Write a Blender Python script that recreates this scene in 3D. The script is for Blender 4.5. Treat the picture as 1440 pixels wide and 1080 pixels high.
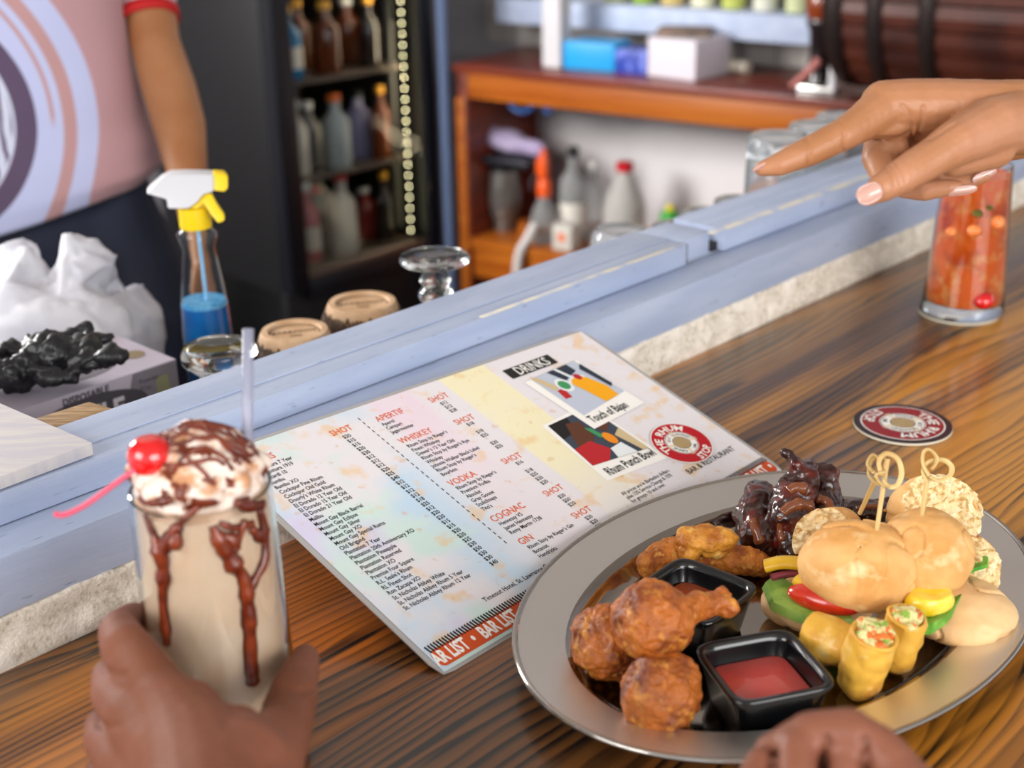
import bpy, bmesh, math, random
from mathutils import Vector, Matrix, noise
import numpy as np
random.seed(7)
SC = bpy.context.scene
COL = SC.collection
R = math.radians
for o in list(bpy.data.objects):
    bpy.data.objects.remove(o)

# ------------------------------------------------------------------ camera
F = 1900.0
PITCH = math.atan(785 / F)
ROLL = R(1.1)
CAM = Vector((0, 0, .553))
_f = Vector((0, math.cos(PITCH), -math.sin(PITCH)))
_r0 = Vector((1, 0, 0)); _u0 = _r0.cross(_f)
_r = math.cos(ROLL) * _r0 - math.sin(ROLL) * _u0
_u = math.sin(ROLL) * _r0 + math.cos(ROLL) * _u0
cd = bpy.data.cameras.new('camera'); cam = bpy.data.objects.new('camera', cd); COL.objects.link(cam)
cam.matrix_world = Matrix(((_r.x, _u.x, -_f.x, CAM.x), (_r.y, _u.y, -_f.y, CAM.y), (_r.z, _u.z, -_f.z, CAM.z), (0, 0, 0, 1)))
cd.sensor_width = 36; cd.lens = 36 * F / 1440; cd.clip_start = .02
cd.dof.use_dof = True; cd.dof.focus_distance = 1.06; cd.dof.aperture_fstop = 4.6
SC.camera = cam

# ------------------------------------------------------------------ light
SC.view_settings.view_transform = 'Standard'; SC.view_settings.look = 'None'
SC.view_settings.gamma = 1; SC.view_settings.use_curve_mapping = False
SC.view_settings.exposure = 0.0
wd = bpy.data.worlds.new('sky'); SC.world = wd; wd.use_nodes = True
wn = wd.node_tree.nodes; wl = wd.node_tree.links
wn['Background'].inputs[0].default_value = (.90, .95, 1.0, 1); wn['Background'].inputs[1].default_value = 1.15
def area(name, loc, target, sx, sy, power, color=(1, 1, 1)):
    l = bpy.data.lights.new(name, 'AREA'); l.shape = 'RECTANGLE'; l.size = sx; l.size_y = sy; l.energy = power; l.color = color
    o = bpy.data.objects.new(name, l); COL.objects.link(o); o.location = loc
    o.rotation_euler = (Vector(target) - Vector(loc)).to_track_quat('-Z', 'Y').to_euler()
    return o
area('daylight_opening', (1.5, -1.35, .85), (.2, 1.2, 0), 2.0, 1.2, 64, (1, .985, .97))
area('daylight_side_opening', (-1.9, -.9, 1.1), (-.1, 1.2, 0), 1.5, 1.1, 52, (1, .98, .96))
area('cabinet_fill_left', (-1.95, 2.5, .75), (1.2, 3.9, -.3), 1.0, .8, 105, (1, .975, .95))  # added fill lamp that brightens the cabinet from the left; no doorway here

# ------------------------------------------------------------------ helpers
def ray(px, py):
    return _f + _r * ((px - 720) / F) - _u * ((py - 540) / F)
def at(px, py, z=None, dep=None):
    """point seen at a pixel of the photograph, at height z or at distance dep along the view"""
    d = ray(px, py)
    t = dep if dep is not None else (z - CAM.z) / d.z
    return CAM + d * t
DB = Vector((math.sin(R(44)), math.cos(R(44)), 0)); NB = Vector((-DB.y, DB.x, 0))
def sw(s, w, z=0): return DB * s + NB * w + Vector((0, 0, z))

def tag(o, label=None, cat=None, group=None, kind=None):
    if label: o['label'] = label
    if cat: o['category'] = cat
    if group: o['group'] = group
    if kind: o['kind'] = kind
    return o
def empty(name, loc, label=None, cat=None, group=None, kind=None, rz=0):
    o = bpy.data.objects.new(name, None); COL.objects.link(o); o.location = loc; o.rotation_euler = (0, 0, rz)
    o.empty_display_size = .05
    return tag(o, label, cat, group, kind)
def rootloc(o):
    while o is not None and o.parent is not None: o = o.parent
    return Vector((0, 0, 0)) if o is None else o.location.copy()
def mk(name, V, Fc, mats, parent=None, origin=None, smooth=True, fm=None, local=False, label=None):
    """one mesh object. V is in world space unless local; child objects keep their root's origin"""
    me = bpy.data.meshes.new(name)
    off = Vector((0, 0, 0)) if local else (rootloc(parent) if parent is not None else (Vector(origin) if origin is not None else Vector((0, 0, 0))))
    me.from_pydata([tuple(Vector(v) - off) for v in V], [], [tuple(f) for f in Fc])
    if not isinstance(mats, (list, tuple)): mats = [mats]
    for m in mats: me.materials.append(m)
    if fm is not None: me.polygons.foreach_set('material_index', fm)
    me.polygons.foreach_set('use_smooth', [smooth] * len(me.polygons))
    me.update()
    o = bpy.data.objects.new(name, me); COL.objects.link(o)
    if parent is not None: o.parent = parent
    elif not local or origin is not None: o.location = Vector(origin) if origin is not None else (0, 0, 0)
    if label: o['label'] = label
    return o
def autosmooth(o, ang=40):
    me = o.data
    bm = bmesh.new(); bm.from_mesh(me)
    for e in bm.edges:
        if len(e.link_faces) == 2 and e.calc_face_angle(0) > R(ang): e.smooth = False
    bm.to_mesh(me); bm.free(); return o
def bevel(o, w=.002, seg=2):
    bm = bmesh.new(); bm.from_mesh(o.data)
    bmesh.ops.bevel(bm, geom=[e for e in bm.edges if e.calc_face_angle(0) > R(30)], offset=w, segments=seg, affect='EDGES', profile=.6)
    bm.to_mesh(o.data); bm.free()
    o.data.polygons.foreach_set('use_smooth', [True] * len(o.data.polygons))
    return autosmooth(o, 35)
BF = [(0, 3, 2, 1), (4, 5, 6, 7), (0, 1, 5, 4), (1, 2, 6, 5), (2, 3, 7, 6), (3, 0, 4, 7)]
def boxv(c, sx, sy, sz, ax=None, ay=None, az=None):
    """box with centre c, full sizes; axes default to world"""
    c = Vector(c); ax = ax or Vector((1, 0, 0)); ay = ay or Vector((0, 1, 0)); az = az or Vector((0, 0, 1))
    return [c + ax * (i * sx / 2) + ay * (j * sy / 2) + az * (k * sz / 2) for k in (-1, 1) for i, j in ((-1, -1), (1, -1), (1, 1), (-1, 1))]
def box(name, c, sx, sy, sz, m, parent=None, az=0, bev=.002, origin=None, local=False, label=None, tilt=None):
    a = R(az); ax = Vector((math.cos(a), math.sin(a), 0)); ay = Vector((-math.sin(a), math.cos(a), 0)); k = None
    if tilt: ax, ay, k = tilt
    o = mk(name, boxv(c, sx, sy, sz, ax, ay, k), BF, m, parent, origin if origin is not None or parent is not None else Vector(c) - Vector((0, 0, sz / 2)), True, local=local, label=label)
    if bev: bevel(o, bev)
    else: o.data.polygons.foreach_set('use_smooth', [False] * 6)
    return o
def frame(d):
    d = Vector(d).normalized(); a = Vector((0, 0, 1)) if abs(d.z) < .9 else Vector((1, 0, 0))
    u = d.cross(a).normalized(); return u, d.cross(u).normalized(), d
def lathe_vf(prof, c=(0, 0, 0), n=40, axis=(0, 0, 1), sx=1, sy=1, rz=0, sq=None, closed=False):
    c = Vector(c); ax = Vector(axis).normalized()
    if abs(ax.z) > .999: u, v = Vector((math.cos(rz), math.sin(rz), 0)), Vector((-math.sin(rz), math.cos(rz), 0))
    else: u, v, _ = frame(ax)
    V = []; Fc = []
    for r, z in prof:
        for i in range(n):
            a = 2 * math.pi * i / n; x, y = math.cos(a), math.sin(a)
            if sq:
                k = (abs(x) ** sq + abs(y) ** sq) ** (-1 / sq); x *= k; y *= k
            V.append(c + u * (x * r * sx) + v * (y * r * sy) + ax * z)
    m = len(prof)
    for j in range(m - 1):
        for i in range(n):
            a = j * n + i; b = j * n + (i + 1) % n
            Fc.append((a, b, b + n, a + n))
    if closed:
        for i in range(n):
            a = (m - 1) * n + i; b = (m - 1) * n + (i + 1) % n
            Fc.append((a, b, (i + 1) % n, i))
    else:
        if prof[0][0] > 1e-5: Fc.append(tuple(reversed(range(n))))
        if prof[-1][0] > 1e-5: Fc.append(tuple(range((m - 1) * n, m * n)))
    return V, Fc
def lathe(name, prof, c, m, parent=None, n=40, sharp=50, label=None, **k):
    V, Fc = lathe_vf(prof, c, n, **k)
    o = mk(name, V, Fc, m, parent, None if parent is not None else c, label=label)
    bm = bmesh.new(); bm.from_mesh(o.data); bmesh.ops.remove_doubles(bm, verts=bm.verts, dist=1e-6); bmesh.ops.recalc_face_normals(bm, faces=bm.faces); bm.to_mesh(o.data); bm.free()
    o.data.polygons.foreach_set('use_smooth', [True] * len(o.data.polygons))
    return autosmooth(o, sharp)
def tube_vf(pts, rad, n=10, flat=1.0, cap=True):
    pts = [Vector(p) for p in pts]
    if not isinstance(rad, (list, tuple)): rad = [rad] * len(pts)
    V = []; Fc = []; u = None
    for i, p in enumerate(pts):
        t = (pts[min(i + 1, len(pts) - 1)] - pts[max(i - 1, 0)]).normalized()
        if u is None: u, v, _ = frame(t)
        else:
            u = (u - t * u.dot(t)).normalized(); v = t.cross(u)
        for k in range(n):
            a = 2 * math.pi * k / n
            V.append(p + (u * math.cos(a) + v * math.sin(a) * flat) * rad[i])
    for i in range(len(pts) - 1):
        for k in range(n):
            a = i * n + k; b = i * n + (k + 1) % n
            Fc.append((a, b, b + n, a + n))
    if cap:
        Fc.append(tuple(reversed(range(n)))); Fc.append(tuple(range((len(pts) - 1) * n, len(pts) * n)))
    return V, Fc
def tube(name, pts, rad, m, parent=None, n=10, flat=1.0, origin=None, label=None):
    V, Fc = tube_vf(pts, rad, n, flat)
    return autosmooth(mk(name, V, Fc, m, parent, origin if origin is not None else pts[0], label=label), 60)
def smoothpath(pts, k=6):
    P = [Vector(p) for p in pts]; out = []
    for i in range(len(P) - 1):
        a = P[max(i - 1, 0)]; b = P[i]; c = P[i + 1]; d = P[min(i + 2, len(P) - 1)]
        for j in range(k):
            t = j / k
            out.append(.5 * ((2 * b) + (c - a) * t + (2 * a - 5 * b + 4 * c - d) * t * t + (3 * b - a - 3 * c + d) * t ** 3))
    out.append(P[-1]); return out
def join(parts):
    V = []; Fc = []
    for v, f in parts:
        k = len(V); V += list(v); Fc += [tuple(i + k for i in q) for q in f]
    return V, Fc
def cap_vf(p0, r0, p1, r1, n=16):
    """capsule with two radii"""
    p0 = Vector(p0); p1 = Vector(p1); u, v, d = frame(p1 - p0); V = []; L = (p1 - p0).length; rings = []
    for k in range(1, 6): a = math.pi / 2 * (1 - k / 5); rings.append((r0 * math.cos(a), -r0 * math.sin(a)))
    for k in range(0, 5): a = math.pi / 2 * (k / 5); rings.append((r1 * math.cos(a), L + r1 * math.sin(a)))
    V.append(p0 - d * r0)
    for r, z in rings:
        for i in range(n):
            a = 2 * math.pi * i / n; V.append(p0 + d * z + (u * math.cos(a) + v * math.sin(a)) * r)
    V.append(p1 + d * r1); m = len(rings); Fc = []
    for i in range(n): Fc.append((0, 1 + (i + 1) % n, 1 + i)); Fc.append((len(V) - 1, 1 + (m - 1) * n + i, 1 + (m - 1) * n + (i + 1) % n))
    for j in range(m - 1):
        for i in range(n):
            a = 1 + j * n + i; b = 1 + j * n + (i + 1) % n; Fc.append((a, b, b + n, a + n))
    return V, Fc
def ell_vf(c, r, rot=None, n=20):
    c = Vector(c); rot = rot or Matrix.Identity(3); V, Fc = [], []
    m = n // 2
    for j in range(1, m):
        t = math.pi * j / m
        for i in range(n):
            a = 2 * math.pi * i / n
            V.append(c + rot @ Vector((r[0] * math.sin(t) * math.cos(a), r[1] * math.sin(t) * math.sin(a), -r[2] * math.cos(t))))
    b = len(V); V.append(c + rot @ Vector((0, 0, -r[2]))); V.append(c + rot @ Vector((0, 0, r[2])))
    for j in range(m - 2):
        for i in range(n):
            p = j * n + i; q = j * n + (i + 1) % n; Fc.append((p, q, q + n, p + n))
    for i in range(n):
        Fc.append((b, (i + 1) % n, i)); Fc.append((b + 1, (m - 2) * n + i, (m - 2) * n + (i + 1) % n))
    return V, Fc
def chain(pts):
    """[(point, radius), ...] as linked capsules"""
    return [cap_vf(pts[i][0], pts[i][1], pts[i + 1][0], pts[i + 1][1]) for i in range(len(pts) - 1)]
def fuse(parts, voxel, smooth=4, fac=.5):
    """fuse overlapping closed shapes into one continuous skin; returns a mesh"""
    V, Fc = join(parts)
    me = bpy.data.meshes.new('t'); me.from_pydata([tuple(v) for v in V], [], Fc); me.update()
    o = bpy.data.objects.new('t', me); COL.objects.link(o)
    r = o.modifiers.new('r', 'REMESH'); r.mode = 'VOXEL'; r.voxel_size = voxel
    if smooth:
        s = o.modifiers.new('s', 'SMOOTH'); s.iterations = smooth; s.factor = fac
    dg = bpy.context.evaluated_depsgraph_get(); dg.update()
    out = bpy.data.meshes.new_from_object(o.evaluated_get(dg)); bpy.data.objects.remove(o); bpy.data.meshes.remove(me)
    return out
def put(name, me, m, parent=None, origin=None, disp=None, label=None, fmf=None):
    """link a world-space mesh as an object; disp(co, normal) returns a shift"""
    off = rootloc(parent) if parent is not None else Vector(origin)
    if disp:
        new = [v.co + disp(v.co, v.normal) for v in me.vertices]
        for v, c in zip(me.vertices, new): v.co = c
    for v in me.vertices: v.co = v.co - off
    me.materials.clear()
    for x in (m if isinstance(m, (list, tuple)) else [m]): me.materials.append(x)
    if fmf:
        for p in me.polygons: p.material_index = fmf(p.center + off, p.normal)
    me.polygons.foreach_set('use_smooth', [True] * len(me.polygons)); me.update(); me.name = name
    o = bpy.data.objects.new(name, me); COL.objects.link(o)
    if parent is not None: o.parent = parent
    else: o.location = off
    if label: o['label'] = label
    return o
def nz(co, sc, seed=0): return noise.noise(Vector(co) * sc + Vector((seed * 7.3, seed * 3.1, seed)))
def lump(a1, s1, a2=0, s2=1, a3=0, s3=1, seed=0):
    def d(co, n):
        return n * (a1 * nz(co, s1, seed) + (a2 * nz(co, s2, seed + 5) if a2 else 0) + (a3 * nz(co, s3, seed + 9) if a3 else 0))
    return d
def copytree(o, loc=None, rz=None, parent=None):
    c = o.copy(); COL.objects.link(c); c.parent = parent
    if loc is not None: c.location = loc
    if rz is not None: c.rotation_euler = (0, 0, rz)
    for ch in o.children: copytree(ch, parent=c)
    return c

# ------------------------------------------------------------------ materials
def rgb(h):
    h = h.lstrip('#'); c = [int(h[i:i + 2], 16) / 255 for i in (0, 2, 4)]
    return tuple(x / 12.92 if x <= .04045 else ((x + .055) / 1.055) ** 2.4 for x in c) + (1,)
def mat(name, col, rough=.5, metal=0, spec=.5, trans=0, ior=1.45, c2=None, s2=20, lo=.4, hi=.6, bump=0, bs=200, coat=0, cr=.05, sss=0, sssc=(1, .4, .2), emit=None, es=1, stretch=None, detail=4, alpha=1, sheen=0, c3=None, s3=60, lo3=.55, hi3=.65, aniso=0):
    m = bpy.data.materials.new(name); m.use_nodes = True; N = m.node_tree.nodes; L = m.node_tree.links; b = N['Principled BSDF']
    I = b.inputs
    I['Base Color'].default_value = rgb(col) if isinstance(col, str) else col
    I['Roughness'].default_value = rough; I['Metallic'].default_value = metal; I['IOR'].default_value = ior
    I['Specular IOR Level'].default_value = spec; I['Transmission Weight'].default_value = trans
    I['Coat Weight'].default_value = coat; I['Coat Roughness'].default_value = cr; I['Alpha'].default_value = alpha
    I['Sheen Weight'].default_value = sheen
    if sss: I['Subsurface Weight'].default_value = sss; I['Subsurface Radius'].default_value = sssc; I['Subsurface Scale'].default_value = .006
    if emit: I['Emission Color'].default_value = rgb(emit); I['Emission Strength'].default_value = es
    tc = N.new('ShaderNodeTexCoord'); src = tc.outputs['Object']
    if stretch:
        mp = N.new('ShaderNodeMapping'); mp.inputs['Scale'].default_value = stretch; L.new(src, mp.inputs[0]); src = mp.outputs[0]
    def nmask(s, lo, hi, det=detail):
        n = N.new('ShaderNodeTexNoise'); n.inputs['Scale'].default_value = s; n.inputs['Detail'].default_value = det; L.new(src, n.inputs['Vector'])
        r = N.new('ShaderNodeMapRange'); r.inputs[1].default_value = lo; r.inputs[2].default_value = hi; L.new(n.outputs[0], r.inputs[0]); return r.outputs[0]
    last = None
    def addmix(fac, c, last):
        x = N.new('ShaderNodeMix'); x.data_type = 'RGBA'; L.new(fac, x.inputs[0])
        if last is None: x.inputs[6].default_value = I['Base Color'].default_value
        else: L.new(last, x.inputs[6])
        x.inputs[7].default_value = rgb(c); return x.outputs[2]
    if c2: last = addmix(nmask(s2, lo, hi), c2, last)
    if c3: last = addmix(nmask(s3, lo3, hi3), c3, last)
    if last is not None: L.new(last, I['Base Color'])
    if bump:
        n = N.new('ShaderNodeTexNoise'); n.inputs['Scale'].default_value = bs; n.inputs['Detail'].default_value = 5; L.new(src, n.inputs['Vector'])
        bp = N.new('ShaderNodeBump'); bp.inputs['Strength'].default_value = bump; bp.inputs['Distance'].default_value = .001; L.new(n.outputs[0], bp.inputs['Height']); L.new(bp.outputs[0], I['Normal'])
    return m
def nodes(m): return m.node_tree.nodes, m.node_tree.links, m.node_tree.nodes['Principled BSDF']
def glassmat(name, col='#f4f8f6', rough=.02, ior=1.45): return mat(name, col, rough, trans=1, ior=ior)

M = {}
M['blue'] = mat('painted_blue_wood', '#a5b2cd', .5, c2='#b5c0d7', s2=6, lo=.35, hi=.65, bump=.3, bs=60, stretch=(1, 6, 6), c3='#8796b0', s3=40, lo3=.66, hi3=.73, spec=.3)
M['concrete'] = mat('rough_concrete', '#e6dccd', .9, c2='#bfb3a1', s2=240, lo=.45, hi=.7, bump=1, bs=380, c3='#f4ece0', s3=45, lo3=.5, hi3=.7)
M['cream'] = mat('worn_cream_edge', '#d9d3c4', .7, c2='#aab6cf', s2=25, lo=.45, hi=.6, bump=.4, bs=120)
M['glass'] = glassmat('clear_glass')
M['steel'] = mat('brushed_steel', '#c9c6c2', .3, 1, bump=.03, bs=300)
M['steelp'] = mat('polished_steel', '#b9b4ae', .09, 1)
M['black'] = mat('black_ceramic', '#08090b', .22, coat=.4)
M['skin'] = mat('brown_skin', '#a5704a', .42, c2='#ba8364', s2=14, lo=.35, hi=.7, sss=.12, bump=.18, bs=260, spec=.4)
M['skin2'] = mat('brown_skin_warm', '#74452f', .62, c2='#835240', s2=12, lo=.35, hi=.7, sss=.12, bump=.15, bs=260, spec=.2)
M['nail'] = mat('nude_nail_varnish', '#c79a8c', .14, coat=.7)
M['white'] = mat('white_plastic', '#c2c2c6', .4)
M['yellow'] = mat('yellow_plastic', '#e6c40c', .35)
M['white_card'] = mat('white_card', '#cfc6d2', .6)

# ================================================================== THE SETTING
M['wall'] = mat('grey_wall', '#8d8a90', .8, c2='#9c999e', s2=3)
M['wallw'] = mat('white_panel', '#dcd8d9', .7, c2='#d0cccd', s2=2)
M['floor'] = mat('dark_floor', '#2c2b30', .6)
M['ceil'] = mat('ceiling_paint', '#cdc6bd', .8)
FZ = -1.07
def slabobj(name, quad, z0, z1, m, local=False):
    V = [Vector((q[0], q[1], z0)) for q in quad] + [Vector((q[0], q[1], z1)) for q in quad]
    return tag(mk(name, V, BF, m, None, smooth=False), kind='structure')
slabobj('floor', [(-5, -1.6), (5.2, -1.6), (5.2, 6.6), (-5, 6.6)], FZ - .05, FZ, M['floor'])
slabobj('ceiling', [(-5, -1.6), (5.2, -1.6), (5.2, 6.6), (-5, 6.6)], 1.68, 1.75, M['ceil'])
# the back wall stands behind the wooden cabinet, along the cabinet's direction
ZT = -.11                                                        # top of the cabinet
CA = at(642, 90, z=ZT); CB = at(1173, 141, z=ZT)
E1 = (CB - CA).normalized(); E1.z = 0; E1.normalize(); E2 = Vector((-E1.y, E1.x, 0))       # E1 to the right, E2 away
def cb(s, t, z=0): return Vector((CA.x, CA.y, 0)) + E1 * s + E2 * t + Vector((0, 0, z))
CBZ = math.degrees(math.atan2(E1.y, E1.x))
def wallbox(name, p, q, th, m, z0=FZ, z1=1.68):
    a = Vector((p[0], p[1], 0)); b = Vector((q[0], q[1], 0)); n = (b - a).normalized(); n = Vector((-n.y, n.x, 0)) * th
    V = [Vector((v.x, v.y, z)) for z in (z0, z1) for v in (a, b, b + n, a + n)]
    return tag(mk(name, V, BF, m, None, smooth=False), kind='structure')
wallbox('wall_back', cb(-1.6, .42), cb(3.2, .42), .1, M['wall'])
wallbox('wall_left', (-4.2, 1.6), cb(-1.6, .42), .1, M['wall'])
# narrow boards of the back wall above the cabinet
pn = empty('trim_1', cb(0, .42, ZT), kind='structure')
M['board'] = mat('grey_wall_board', '#bdb7b2', .75, c2='#a8a29d', s2=8, stretch=(1, 1, .15))
for i in range(22):
    box('board', cb(-.12 + i * .115, .412, ZT + .35), .112, .014, .7, M['board'], pn, CBZ, bev=.003)

# ------------------------------------------------------------------ the bar
BAR = empty('bar_counter', sw(0, 0, 0), 'long varnished bar top of dark streaked wooden boards under the menu and platter', 'bar counter', rz=R(46))
def woodmat(name, seed, gold='#b06a20', mid='#7a4216', dark='#1d1210', thr=.5, red=0):
    m = bpy.data.materials.new(name); m.use_nodes = True; N, L, b = nodes(m)
    tc = N.new('ShaderNodeTexCoord'); mp = N.new('ShaderNodeMapping'); mp.inputs['Location'].default_value = (seed * 3.7, seed * 1.3, 0); mp.inputs['Scale'].default_value = (1, 1, 1); L.new(tc.outputs['Object'], mp.inputs[0])
    def nt(sx, sy, sc, det, dist=0):
        q = N.new('ShaderNodeMapping'); q.inputs['Scale'].default_value = (sx, sy, 1); L.new(mp.outputs[0], q.inputs[0])
        n = N.new('ShaderNodeTexNoise'); n.inputs['Scale'].default_value = sc; n.inputs['Detail'].default_value = det; n.inputs['Distortion'].default_value = dist; L.new(q.outputs[0], n.inputs['Vector']); return n.outputs[0]
    # growth rings: bands across the board bent by slow noise along it
    def M2(op, a, b_=None, c_=None, clamp=False):
        q = N.new('ShaderNodeMath'); q.operation = op; q.use_clamp = clamp
        for i, x in enumerate((a, b_, c_)):
            if x is None: continue
            if isinstance(x, (int, float)): q.inputs[i].default_value = x
            else: L.new(x, q.inputs[i])
        return q.outputs[0]
    def RG(x, a, b_, c_=0, d_=1):
        r = N.new('ShaderNodeMapRange'); r.interpolation_type = 'SMOOTHSTEP'; L.new(x, r.inputs[0])
        for i, v in enumerate((a, b_, c_, d_)): r.inputs[i + 1].default_value = v
        return r.outputs[0]
    sep = N.new('ShaderNodeSeparateXYZ'); L.new(mp.outputs[0], sep.inputs[0])
    warp = nt(.38, 2.6, 1.7, 2.5)
    warp2 = nt(2.2, 14, 1.7, 2)
    f3 = M2('MULTIPLY', M2('MULTIPLY_ADD', warp2, .030, M2('MULTIPLY_ADD', warp, .20, sep.outputs[1])), 98)
    sn = M2('FRACT', f3)
    cr = N.new('ShaderNodeValToRGB'); L.new(sn, cr.inputs[0]); e = cr.color_ramp.elements
    e[0].position = 0; e[0].color = (0, 0, 0, 1); e[1].position = .99; e[1].color = (0, 0, 0, 1)
    for p, v in ((.30, .05), (.58, .45), (.82, 1.0), (.92, .85)):
        k = e.new(p); k.color = (v, v, v, 1)
    zone = nt(.32, 4.2, 2.0, 3, .3)
    zn_ = RG(zone, thr - .07, thr + .10)
    warm = nt(.7, 1.2, 1.6, 1)
    g0 = N.new('ShaderNodeMix'); g0.data_type = 'RGBA'; L.new(RG(warm, .4, .62), g0.inputs[0]); g0.inputs[6].default_value = rgb(gold); g0.inputs[7].default_value = rgb('#b4621c')
    g = N.new('ShaderNodeMix'); g.data_type = 'RGBA'; L.new(zn_, g.inputs[0]); L.new(g0.outputs[2], g.inputs[6]); g.inputs[7].default_value = rgb(mid)
    amp = M2('MULTIPLY', RG(zn_, 0, 1, .55, 1.0), RG(nt(2.4, 30, 2, 2), .3, .6, .45, 1))
    fine = nt(2, 190, 4, 3)
    fm_ = M2('MULTIPLY', RG(fine, .35, .7), RG(zn_, 0, 1, .16, .34))
    blk = M2('MULTIPLY', RG(nt(1.3, 16, 2.0, 3, .6), .60, .70), .75)
    mx = M2('ADD', M2('MULTIPLY', cr.outputs[0], amp), M2('MAXIMUM', fm_, blk), clamp=True)
    c = N.new('ShaderNodeMix'); c.data_type = 'RGBA'; L.new(mx, c.inputs[0]); L.new(g.outputs[2], c.inputs[6]); c.inputs[7].default_value = rgb(dark)
    L.new(c.outputs[2], b.inputs['Base Color'])
    b.inputs['Roughness'].default_value = .38; b.inputs['Coat Weight'].default_value = .3; b.inputs['Coat Roughness'].default_value = .16
    bp = N.new('ShaderNodeBump'); bp.inputs['Strength'].default_value = .12; bp.inputs['Distance'].default_value = .0006; bp.invert = True; L.new(cr.outputs[0], bp.inputs['Height']); L.new(bp.outputs[0], b.inputs['Normal'])
    cb_ = N.new('ShaderNodeBump'); cb_.inputs['Strength'].default_value = .04; cb_.inputs['Distance'].default_value = .001; L.new(fine, cb_.inputs['Height']); L.new(cb_.outputs[0], b.inputs['Coat Normal'])
    return m
def lbox(name, x0, x1, y0, y1, z0, z1, m, parent, bev=.0015, label=None):
    V = [(x, y, z) for z in (z0, z1) for x, y in ((x0, y0), (x1, y0), (x1, y1), (x0, y1))]
    o = mk(name, V, BF, m, parent, local=True, label=label)
    return bevel(o, bev) if bev else o
WB = [.838, .60, .355, .11, -.16]
M['wood'] = woodmat('streaked_varnished_wood', 1, gold='#cc8a2a', mid='#6b421c', dark='#100a07', thr=.48)
for i in range(4):
    lbox('plank', -1.3, 2.6, WB[i + 1] + .0001, WB[i] - .0001, -.045, 0, M['wood'], BAR, .0004)
lbox('bar_front', -1.3, 2.6, -.1, -.06, FZ + .0, -.045, mat('dark_bar_front', '#3b2416', .6), BAR)

LED = empty('bar_ledge', sw(0, 0, 0), 'pale blue painted stepped ledge with rough concrete foot along the back of the bar', 'ledge', rz=R(46))
# concrete foot: irregular strip
nx, ny = 520, 12; V = []; Fc = []
for i in range(nx + 1):
    s = -1.3 + 3.9 * i / nx
    prof = [(.832, -.0), (.8335, .004), (.834, .010), (.834, .016), (.8345, .022), (.8345, .028), (.8352, .033), (.8355, .037), (.837, .040), (.842, .041), (.86, .041), (.86, -.0)]
    for j, (w, z) in enumerate(prof):
        k = 0 if j in (0, 10, 11) else 1
        a = nz((s * 3, w * 3, z * 3), 22, 3) * .003 + nz((s, w, z), 260, 4) * .0022
        V.append((s, w + k * a - (.0025 * (1 + nz((s, 0, 0), 9, 2)) if j in (1, 2, 3) else 0), z + (k * nz((s, w, z), 60, 8) * .003 if 3 < j < 10 else 0)))
for i in range(nx):
    for j in range(ny - 1):
        a = i * ny + j; Fc.append((a, a + ny, a + ny + 1, a + 1))
mk('concrete_foot', V, Fc, M['concrete'], LED, local=True)
lbox('ledge_core', -1.3, 2.6, .842, .95, -1.02, .038, M['concrete'], LED, 0)
lbox('face_board', -1.3, 2.6, .8365, .884, .0405, .085, M['blue'], LED, .0015)
lbox('step_board', -1.3, 2.6, .890, .9545, .0405, .0855, M['blue'], LED, 0)
# upper board: two lengths with a notched gap between them
s_a = (at(957, 372, z=.085)).dot(DB); s_b = (at(1008, 352, z=.085)).dot(DB)
lbox('upper_board', -1.3, s_a, .880, .9545, .0858, .111, M['blue'], LED, .0012)
lbox('upper_board', s_b, 2.6, .880, .9545, .0858, .111, M['blue'], LED, .0012)
lbox('upper_board', s_a + .007, s_b - .012, .8925, .9545, .0858, .1105, M['blue'], LED, .001, label='short blue filler length set back in the notch')
M['gap'] = mat('painted_gap_shade', '#2b2a30', .9)  # dark inserts in the notch gaps, shade put into their colour
lbox('gap_shade', s_a + .0004, s_a + .0066, .884, .953, .0858, .1085, M['gap'], LED, 0)
lbox('gap_shade', s_b - .0115, s_b - .0004, .889, .953, .0858, .096, M['gap'], LED, 0)
lbox('top_rail', -1.3, s_a, .9075, .9545, .1111, .1124, M['blue'], LED, .0004); lbox('top_rail', s_b, 2.6, .9075, .9545, .1111, .1124, M['blue'], LED, .0004)
lbox('worn_edge', s_a + .05, 2.6, .8795, .8885, .1112, .1124, M['cream'], LED, .0005, label='cream strip where the paint has worn off')
lbox('worn_edge', s_a - .33, s_a - .004, .8795, .885, .1112, .1122, M['cream'], LED, .0004, label='cream strip where the paint has worn off')
# inner worktop on the bartender's side
M['inner'] = mat('dark_inner_worktop', '#242322', .5, c2='#33302e', s2=9)
IZ = -.06
IN = tag(mk('inner_worktop', [sw(s, w, z) for z in (IZ - .04, IZ) for s, w in ((-1.3, .956), (2.1, .956), (2.1, 1.30), (-1.3, 1.30))], BF, M['inner'], None, sw(0, .956, IZ - .04), smooth=False),
    'dark low inner worktop behind the blue ledge holding upturned glasses', 'worktop')
mk('cabinet_front', [sw(s, w, z) for z in (FZ, IZ - .041) for s, w in ((-1.3, 1.25), (2.1, 1.25), (2.1, 1.28), (-1.3, 1.28))], BF, M['inner'], IN, smooth=False)
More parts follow.
